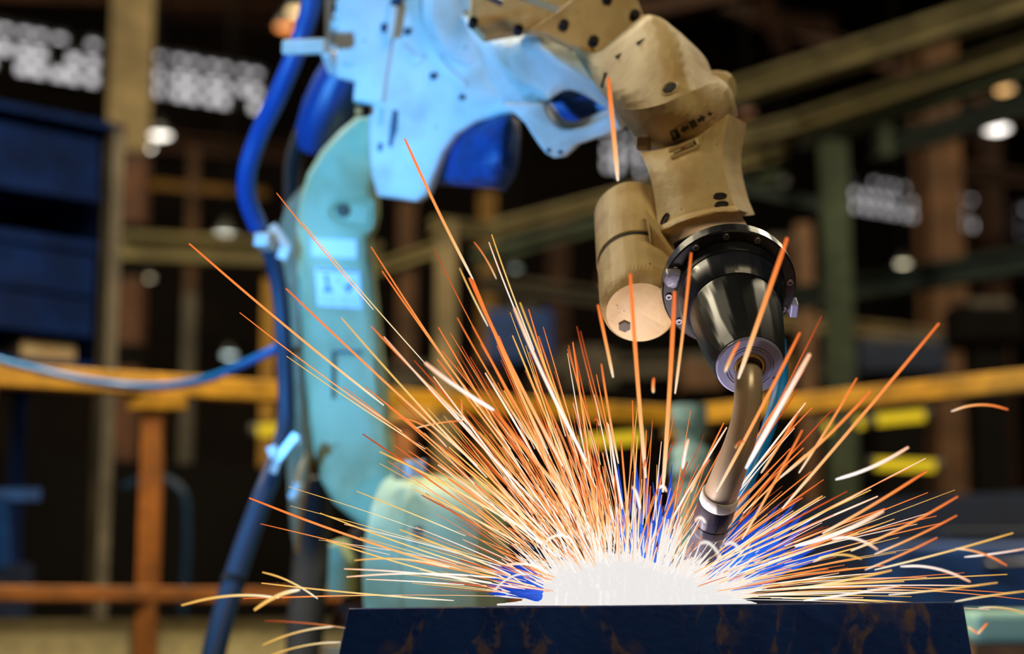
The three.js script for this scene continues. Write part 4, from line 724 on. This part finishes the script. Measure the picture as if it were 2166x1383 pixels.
// ---------------------------------------------------------------- sparks: glowing threads of burning steel in the air
const ramp = (stops) => { const n = 64, d = new Uint8Array(n * 4 * 4); for (let y = 0; y < 4; y++) for (let x = 0; x < n; x++) { const u = x / (n - 1) * (stops.length - 1), i = Math.min(stops.length - 2, Math.floor(u)), f = u - i; for (let c = 0; c < 3; c++) d[(y * n + x) * 4 + c] = stops[i][c] + (stops[i + 1][c] - stops[i][c]) * f; d[(y * n + x) * 4 + 3] = 255; } const t = new THREE.DataTexture(d, n, 4); t.magFilter = THREE.LinearFilter; t.colorSpace = THREE.SRGBColorSpace; t.needsUpdate = true; return t; };
const hot = (k, ...stops) => new THREE.MeshStandardMaterial({ color: '#000000', roughness: 1, emissive: '#ffffff', emissiveIntensity: k, emissiveMap: ramp(stops) });
const HOT = {   // colour along the spark: hottest where it left the weld, cooling to the tip
  orange: hot(1.15, [255, 232, 205], [255, 186, 120], [255, 158, 84], [250, 136, 62], [235, 112, 48]),
  deep: hot(1.0, [255, 205, 160], [248, 150, 80], [236, 118, 52], [214, 90, 38], [180, 66, 28]),
  yellow: hot(1.1, [255, 244, 222], [255, 222, 158], [248, 196, 106], [238, 178, 84]),
  white: hot(1.3, [255, 246, 240], [255, 236, 224], [255, 222, 205], [255, 190, 150]),
  cool: hot(1.15, [225, 220, 215], [228, 222, 216], [230, 218, 208]),
  blue: hot(1.0, [110, 170, 250], [45, 125, 245], [22, 90, 225], [12, 56, 170]),  // tone of the blue arc glow, carried by threads
};
const sparkLabels = {
  orange: ['thin orange spark flying from the welding arc', 'thin orange sparks'], deep: ['deep red orange spark thread cooling as it flies', 'deep orange sparks'], yellow: ['yellow spark thread flying from the welding arc', 'yellow sparks'],
  thick: ['thick bright orange spark streaking from the welding arc', 'thick orange sparks'], white: ['white hot spark streak with pinkish edge', 'white hot sparks'], hook: ['small spark falling in a curved hook', 'curved hooking sparks'], far: ['detached curved spark far from the arc', 'detached curved sparks'],
};
function sparkGeo(pts, r, seg = 8, tip = 0.55) { return sweep(pts, (t) => r * (0.5 + 0.5 * sm(t, 0, 0.12)) * (1 - (1 - tip) * sm(t, 0.85, 1)) * 1, seg, 6); }
function addSpark(pts, r, tone, kind, seg, tip) { const [label, group] = sparkLabels[kind]; return single('spark', label, 'spark', sparkGeo(pts, r, seg, tip), HOT[tone], group, undefined, true); }
// sparks read one by one off the photograph: far end first, end nearer the arc, width in px, bow, tone, kind
const marked = [
  [1287, 165, 1307, 382, 9, 0, 'orange', 'thick', 1.12], [856, 293, 1000, 590, 6.5, 6, 'orange', 'thick', 1.22], [1000, 590, 1160, 960, 6, 8, 'orange', 'thick', 1.26], [585, 408, 790, 655, 3, 4, 'orange', 'orange', 1.25], [640, 470, 905, 775, 2.4, 4, 'yellow', 'yellow', 1.25],
  [400, 515, 812, 857, 5.5, 8, 'orange', 'thick', 1.3], [507, 661, 850, 912, 3, 8, 'orange', 'orange', 1.3], [605, 610, 1010, 985, 5, 6, 'orange', 'thick', 1.22], [606, 753, 900, 950, 2.4, 5, 'yellow', 'yellow', 1.3], [722, 672, 1030, 1010, 4, 6, 'yellow', 'yellow', 1.2],
  [785, 522, 1010, 860, 3.5, 5, 'orange', 'orange', 1.25], [808, 573, 1080, 950, 4, 5, 'orange', 'orange', 1.25], [785, 690, 1000, 905, 4, 5, 'orange', 'orange', 1.2], [812, 712, 1130, 1060, 3.5, 6, 'white', 'white', 1.2], [919, 528, 1060, 800, 2.4, 5, 'deep', 'deep', 1.25],
  [1040, 496, 1130, 740, 3.2, 4, 'yellow', 'yellow', 1.25], [1034, 512, 1108, 700, 3, 3, 'white', 'white', 1.25], [1003, 512, 1050, 590, 2.6, 6, 'orange', 'far', 1.2], [972, 567, 1032, 690, 3.2, 2, 'yellow', 'yellow', 1.2], [993, 588, 1190, 985, 7, 8, 'orange', 'thick', 1.2],
  [1088, 652, 1240, 975, 7, 10, 'white', 'white', 1.15], [1100, 640, 1260, 1030, 4, 6, 'yellow', 'yellow', 1.2], [967, 672, 1120, 930, 3, 5, 'orange', 'orange', 1.2], [1000, 690, 1210, 1060, 4.5, 6, 'orange', 'orange', 1.2], [900, 768, 1046, 868, 9, 8, 'white', 'white', 1.12],
  [1046, 868, 1190, 1040, 7, 5, 'orange', 'thick', 1.14], [1220, 690, 1268, 880, 2.4, 3, 'deep', 'deep', 1.2], [1228, 700, 1296, 960, 2.4, 3, 'deep', 'deep', 1.2], [1265, 645, 1297, 798, 6.5, 0, 'orange', 'thick', 1.16], [1272, 770, 1308, 980, 4.5, 3, 'orange', 'orange', 1.2],
  [1333, 580, 1366, 1010, 8.5, 3, 'orange', 'thick', 1.12], [1462, 535, 1428, 832, 6, -3, 'orange', 'thick', 1.14], [1427, 617, 1402, 1040, 9, -3, 'orange', 'thick', 1.13], [1665, 504, 1562, 800, 10, 0, 'orange', 'thick', 1.1], [1563, 724, 1534, 786, 7, 3, 'orange', 'thick', 1.12],
  [1692, 704, 1516, 1040, 7.5, -3, 'orange', 'thick', 1.14], [1712, 750, 1578, 990, 11, 0, 'white', 'white', 1.1], [1738, 668, 1590, 960, 3, -3, 'deep', 'deep', 1.18], [1986, 684, 1655, 1075, 7.5, -4, 'orange', 'thick', 1.14], [1812, 800, 1690, 1000, 5.5, -4, 'orange', 'thick', 1.16],
  [1840, 828, 1650, 1010, 7, -12, 'orange', 'thick', 1.14], [1688, 873, 1610, 1000, 5, -3, 'orange', 'thick', 1.16], [1697, 910, 1570, 1140, 5.5, -3, 'orange', 'thick', 1.16], [1921, 946, 1768, 1014, 7, -14, 'white', 'white', 1.14], [2132, 866, 2012, 870, 4.5, -12, 'orange', 'far', 1.12],
  [1960, 996, 1740, 1128, 6, -6, 'orange', 'thick', 1.16], [2026, 1050, 1800, 1165, 5, -10, 'orange', 'thick', 1.16], [1868, 1081, 1682, 1155, 8, -16, 'white', 'white', 1.14], [2024, 1090, 1850, 1172, 4, -6, 'orange', 'orange', 1.16], [1982, 1137, 1830, 1205, 4, -4, 'orange', 'orange', 1.16],
  [2143, 1127, 1850, 1205, 4, -5, 'yellow', 'yellow', 1.16], [2130, 1196, 2022, 1160, 4, -8, 'orange', 'far', 1.14], [2052, 1230, 1905, 1198, 4.5, -12, 'white', 'far', 1.14], [1856, 1162, 1760, 1140, 5, -12, 'white', 'far', 1.14], [1822, 1182, 1720, 1188, 4, -12, 'yellow', 'hook', 1.16],
  [527, 1053, 1000, 1212, 5.5, 16, 'orange', 'thick', 1.28], [677, 1085, 1060, 1218, 3.4, 8, 'yellow', 'yellow', 1.28], [690, 1143, 1030, 1240, 3.6, 6, 'yellow', 'yellow', 1.28], [555, 1210, 672, 1266, 4, -8, 'yellow', 'far', 1.2], [553, 1233, 960, 1270, 3.2, 6, 'yellow', 'yellow', 1.25],
  [384, 1280, 590, 1264, 5, -12, 'yellow', 'far', 1.15], [538, 1290, 634, 1247, 7.5, -8, 'yellow', 'far', 1.14], [556, 1364, 706, 1325, 3.4, -8, 'yellow', 'far', 1.12], [562, 1390, 720, 1358, 3, -8, 'yellow', 'far', 1.12], [560, 1313, 730, 1328, 2, -3, 'deep', 'far', 1.12],
  [803, 955, 1090, 1110, 4.5, -10, 'yellow', 'yellow', 1.24], [876, 1035, 1100, 1150, 4, -6, 'yellow', 'yellow', 1.24], [845, 1120, 1080, 1215, 3.4, -4, 'yellow', 'yellow', 1.24], [733, 1220, 1050, 1222, 3.5, -16, 'white', 'white', 1.22], [728, 1203, 1040, 1232, 3, -10, 'white', 'white', 1.22],
  [750, 1185, 950, 1200, 3.4, -10, 'yellow', 'far', 1.2], [1383, 800, 1382, 830, 6, 2, 'orange', 'thick', 1.14], [1366, 972, 1362, 990, 5, 3, 'deep', 'hook', 1.16], [1456, 930, 1444, 990, 5.5, -7, 'white', 'hook', 1.16], [1500, 972, 1462, 1040, 5, -7, 'orange', 'hook', 1.16], [1574, 934, 1555, 948, 4, -6, 'deep', 'hook', 1.14],
  [1256, 890, 1268, 900, 3.5, 9, 'deep', 'hook', 1.2], [1410, 1040, 1395, 1033, 5, -9, 'white', 'hook', 1.18], [1480, 1150, 1520, 1172, 7, -12, 'cool', 'hook', 1.14], [1534, 1152, 1566, 1164, 7, -9, 'cool', 'hook', 1.14], [1470, 1102, 1492, 1106, 5, -10, 'white', 'hook', 1.14], [1145, 1156, 1205, 1138, 5, -14, 'white', 'hook', 1.2],
  [1338, 1030, 1354, 1075, 6, 9, 'white', 'hook', 1.16], [1070, 1195, 1160, 1210, 5, -9, 'white', 'hook', 1.2], [1045, 1248, 1120, 1215, 4, -12, 'cool', 'hook', 1.2], [840, 884, 945, 945, 3, -16, 'orange', 'hook', 1.22], [2088, 1318, 2068, 1340, 5, 0, 'orange', 'far', 1.12], [2068, 1340, 2048, 1326, 4, 0, 'orange', 'far', 1.12],
  [2170, 1250, 2020, 1272, 3.4, 3, 'yellow', 'yellow', 1.16], [2110, 1232, 1880, 1258, 3.4, -3, 'yellow', 'yellow', 1.16], [2170, 1160, 2040, 1178, 3.4, -3, 'white', 'white', 1.14], [2170, 1298, 2070, 1286, 3, -6, 'yellow', 'far', 1.12], [1886, 1206, 1690, 1245, 5, -4, 'yellow', 'yellow', 1.18], [1905, 1238, 1700, 1270, 4, -3, 'white', 'white', 1.18],
  [1150, 1080, 1142, 1120, 3, 5, 'orange', 'hook', 1.2], [976, 845, 978, 890, 3, 0, 'orange', 'hook', 1.2], [978, 890, 880, 905, 2.6, 3, 'orange', 'hook', 1.2],
];
const sparkNotes = {
  '1287, 165': 'lone thick orange spark crossing beside the forearm window',
  '856, 293': 'long orange spark starting in front of the white elbow lobe',
  '1000, 590': 'thick orange spark continuing below the elbow spark',
  '585, 408': 'thin orange spark starting beside the hose clamp',
  '400, 515': 'longest thick orange spark, its tip below the white pendant lamp',
  '507, 661': 'thin spark crossing the hose and the arm below the warning label',
  '605, 610': 'thick orange spark starting at the arm edge beside the warning label',
  '900, 768': 'short fat white spark head amid the orange fan',
  '1265, 645': 'short thick orange spark hanging beside the wrist motor cap',
  '1333, 580': 'thick orange spark crossing the wrist motor cap',
  '1462, 535': 'orange spark crossing the edge of the black flange',
  '1427, 617': 'thickest upright orange spark between motor cap and flange',
  '1665, 504': 'thick orange spark crossing the black flange and cone',
  '1563, 724': 'short orange spark in front of the torch end ring',
  '1712, 750': 'thickest white hot spark beside the torch neck',
  '1692, 704': 'orange spark crossing the torch neck to the ceramic ring',
  '1986, 684': 'long orange spark rising above the yellow rail beyond the torch',
  '2132, 866': 'flat arched spark under the yellow rail near the short post',
  '527, 1053': 'long orange spark starting in front of the lower hose',
  '384, 1280': 'arched yellow spark alone in front of the beige fence panel',
  '538, 1290': 'fat yellow spark in front of the lower fence rail',
  '555, 1210': 'yellow spark bending down beside the black floor cable',
  '1921, 946': 'curved white spark just above the lower long tube lamp',
  '1868, 1081': 'curved white spark below the lower long tube lamp',
  '2088, 1318': 'rising arm of the tick shaped spark above the pale machine bed',
  '2068, 1340': 'short arm of the tick shaped spark above the pale machine bed',
  '1456, 930': 'white headed hook spark in front of the pale blue pillar',
};
let sparkCount = 0;
const arcPx = [1328, 1279];
for (const [x0, y0, x1, y1, w, bow, tone, kind, d0] of marked) {
  const L = Math.hypot(x1 - x0, y1 - y0), nx = -(y1 - y0) / L, ny = (x1 - x0) / L, r0 = Math.hypot(x0 - arcPx[0], y0 - arcPx[1]), r1 = Math.hypot(x1 - arcPx[0], y1 - arcPx[1]);
  const dAt = (r) => 1.3 + (d0 - 1.3) * Math.min(1.1, r / Math.max(r0, r1, 60)), pts = [];
  for (let k = 0; k <= 4; k++) { const f = k / 4, b = bow * 4 * f * (1 - f) * (bow < 0 ? -1 : 1) * (kind === 'hook' || kind === 'far' ? -Math.sign(ny || 1) * -1 : 1); const sgn = kind === 'hook' || kind === 'far' ? 1 : 0; pts.unshift(at(x0 + (x1 - x0) * f + (sgn ? 0 : nx * bow * 2 * f * (1 - f)), y0 + (y1 - y0) * f - (sgn ? Math.abs(bow) * 4 * f * (1 - f) : -ny * bow * 2 * f * (1 - f)), dAt(r0 + (r1 - r0) * f))); }
  const o = addSpark(pts, w / 2 * dAt(r0) / F, tone, kind, 12, 0.7), note = sparkNotes[`${x0}, ${y0}`]; if (note) o.userData.label = note; sparkCount++;
}
// the fan of sparks; the larger ones are things, the finest spray is one mass
function flight(theta, tilt, s0, s1, sag, n = 4) {
  const dir = RIGHT.clone().multiplyScalar(Math.cos(theta) * Math.cos(tilt)).addScaledVector(V(0, 1, 0), Math.sin(theta) * Math.cos(tilt)).addScaledVector(V(0, 0, 1), Math.sin(tilt)), pts = [];
  for (let k = 0; k <= n; k++) { const s = s0 + (s1 - s0) * k / n; pts.push(ARC.clone().addScaledVector(RIGHT, OFF).addScaledVector(dir, s).add(V(0, 0.004 - sag * s * s, 0))); }
  return pts;
}
let OFF = 0;
const pick = (l) => l[Math.floor(rnd() * l.length)];
const fan = () => { // direction of flight, densest to the upper left and lower right
  const u = rnd();
  if (u < 0.5) return rr(1.72, 2.45) + 0.1 * (rnd() - 0.5);
  if (u < 0.59) return rr(2.4, 3.06);
  if (u < 0.72) return rr(1.25, 1.85);
  if (u < 0.92) return rr(0.35, 1.2);
  return rr(0.06, 0.45);
};
for (let k = 0; k < 192; k++) {
  const th = fan(), up = Math.sin(th); OFF = 0.026 * Math.cos(th) + rr(-0.014, 0.014);
  const reach = th > 1.7 && th < 2.6 ? rr(0.09, 0.26) : th < 1.1 ? rr(0.1, 0.22) : rr(0.06, 0.17), s0 = reach * rr(0.22, 0.6), tone = pick(['orange', 'orange', 'orange', 'orange', 'deep', 'deep', 'yellow', 'white']);
  addSpark(flight(th, rr(-0.25, 0.42), s0, reach, rr(0.05, 0.4)), rr(0.00028, 0.00074) * (tone === 'white' ? 1.15 : 1), tone, tone, 7, 0.7);
}
const mass = { orange: [], deep: [], yellow: [], white: [], cool: [], blue: [] };
for (let k = 0; k < 400; k++) {
  const th = fan(); OFF = 0.034 * Math.cos(th) + rr(-0.018, 0.018);
  const reach = rr(0.05, th > 1.7 && th < 2.5 ? 0.2 : 0.15), s0 = Math.max(0.02, reach * rr(0.15, 0.6)), tone = pick(['orange', 'orange', 'orange', 'deep', 'deep', 'yellow', 'white']);
  mass[tone].push(sparkGeo(flight(th, rr(-0.5, 0.5), s0, reach, rr(0, 0.4), 3), rr(0.00016, 0.00036), 5, 0.7));
}
for (let k = 0; k < 64; k++) {      // low spray grazing the steel
  const right = rnd() < 0.72, th = right ? rr(-0.01, 0.42) : Math.PI - rr(0, 0.42); OFF = (right ? 1 : -1) * rr(0.01, 0.06);
  const reach = rr(0.08, 0.26), s0 = reach * rr(0.2, 0.6);
  mass[pick(['orange', 'yellow', 'white', 'yellow'])].push(sparkGeo(flight(th, rr(-0.25, 0.35), s0, reach, rr(0.05, 0.5), 3), rr(0.0002, 0.0005), 5, 0.7));
}
for (let k = 0; k < 420; k++) {      // the dense white root of the fan
  const th = rr(0.06, 3.08); OFF = 0.05 * Math.cos(th) + rr(-0.02, 0.02);
  const reach = rr(0.03, 0.034 + 0.04 * Math.sin(th)), s0 = 0.006;
  mass.cool.push(sparkGeo(flight(th, rr(-0.5, 0.5), s0, reach, 0, 2), rr(0.0004, 0.0011), 3, 0.3));
}
for (let k = 0; k < 260; k++) {      // blue glow around the arc, shaped as shining threads
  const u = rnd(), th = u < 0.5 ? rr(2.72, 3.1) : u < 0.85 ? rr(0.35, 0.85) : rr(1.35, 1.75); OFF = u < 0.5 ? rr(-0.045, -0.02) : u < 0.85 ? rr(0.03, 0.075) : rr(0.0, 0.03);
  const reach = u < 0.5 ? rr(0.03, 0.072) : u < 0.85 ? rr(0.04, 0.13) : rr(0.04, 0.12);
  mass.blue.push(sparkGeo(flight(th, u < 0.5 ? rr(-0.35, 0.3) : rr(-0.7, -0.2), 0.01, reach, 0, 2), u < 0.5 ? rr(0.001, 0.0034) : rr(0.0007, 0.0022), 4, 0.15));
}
const massLabels = { orange: 'fine orange spark spray around the welding arc', deep: 'fine dull red spark spray around the welding arc', yellow: 'fine yellow spark spray around the welding arc', white: 'fine white spark spray around the welding arc', cool: 'dense white root of the spark fan', blue: 'shining blue threads shaped as the blue glow beside the arc' };
for (const k of Object.keys(mass)) single(k === 'blue' ? 'blue_glow_threads' : 'spark_spray', massLabels[k], 'sparks', merged(mass[k]), HOT[k], undefined, 'stuff', true);

renderer.render(scene, camera);
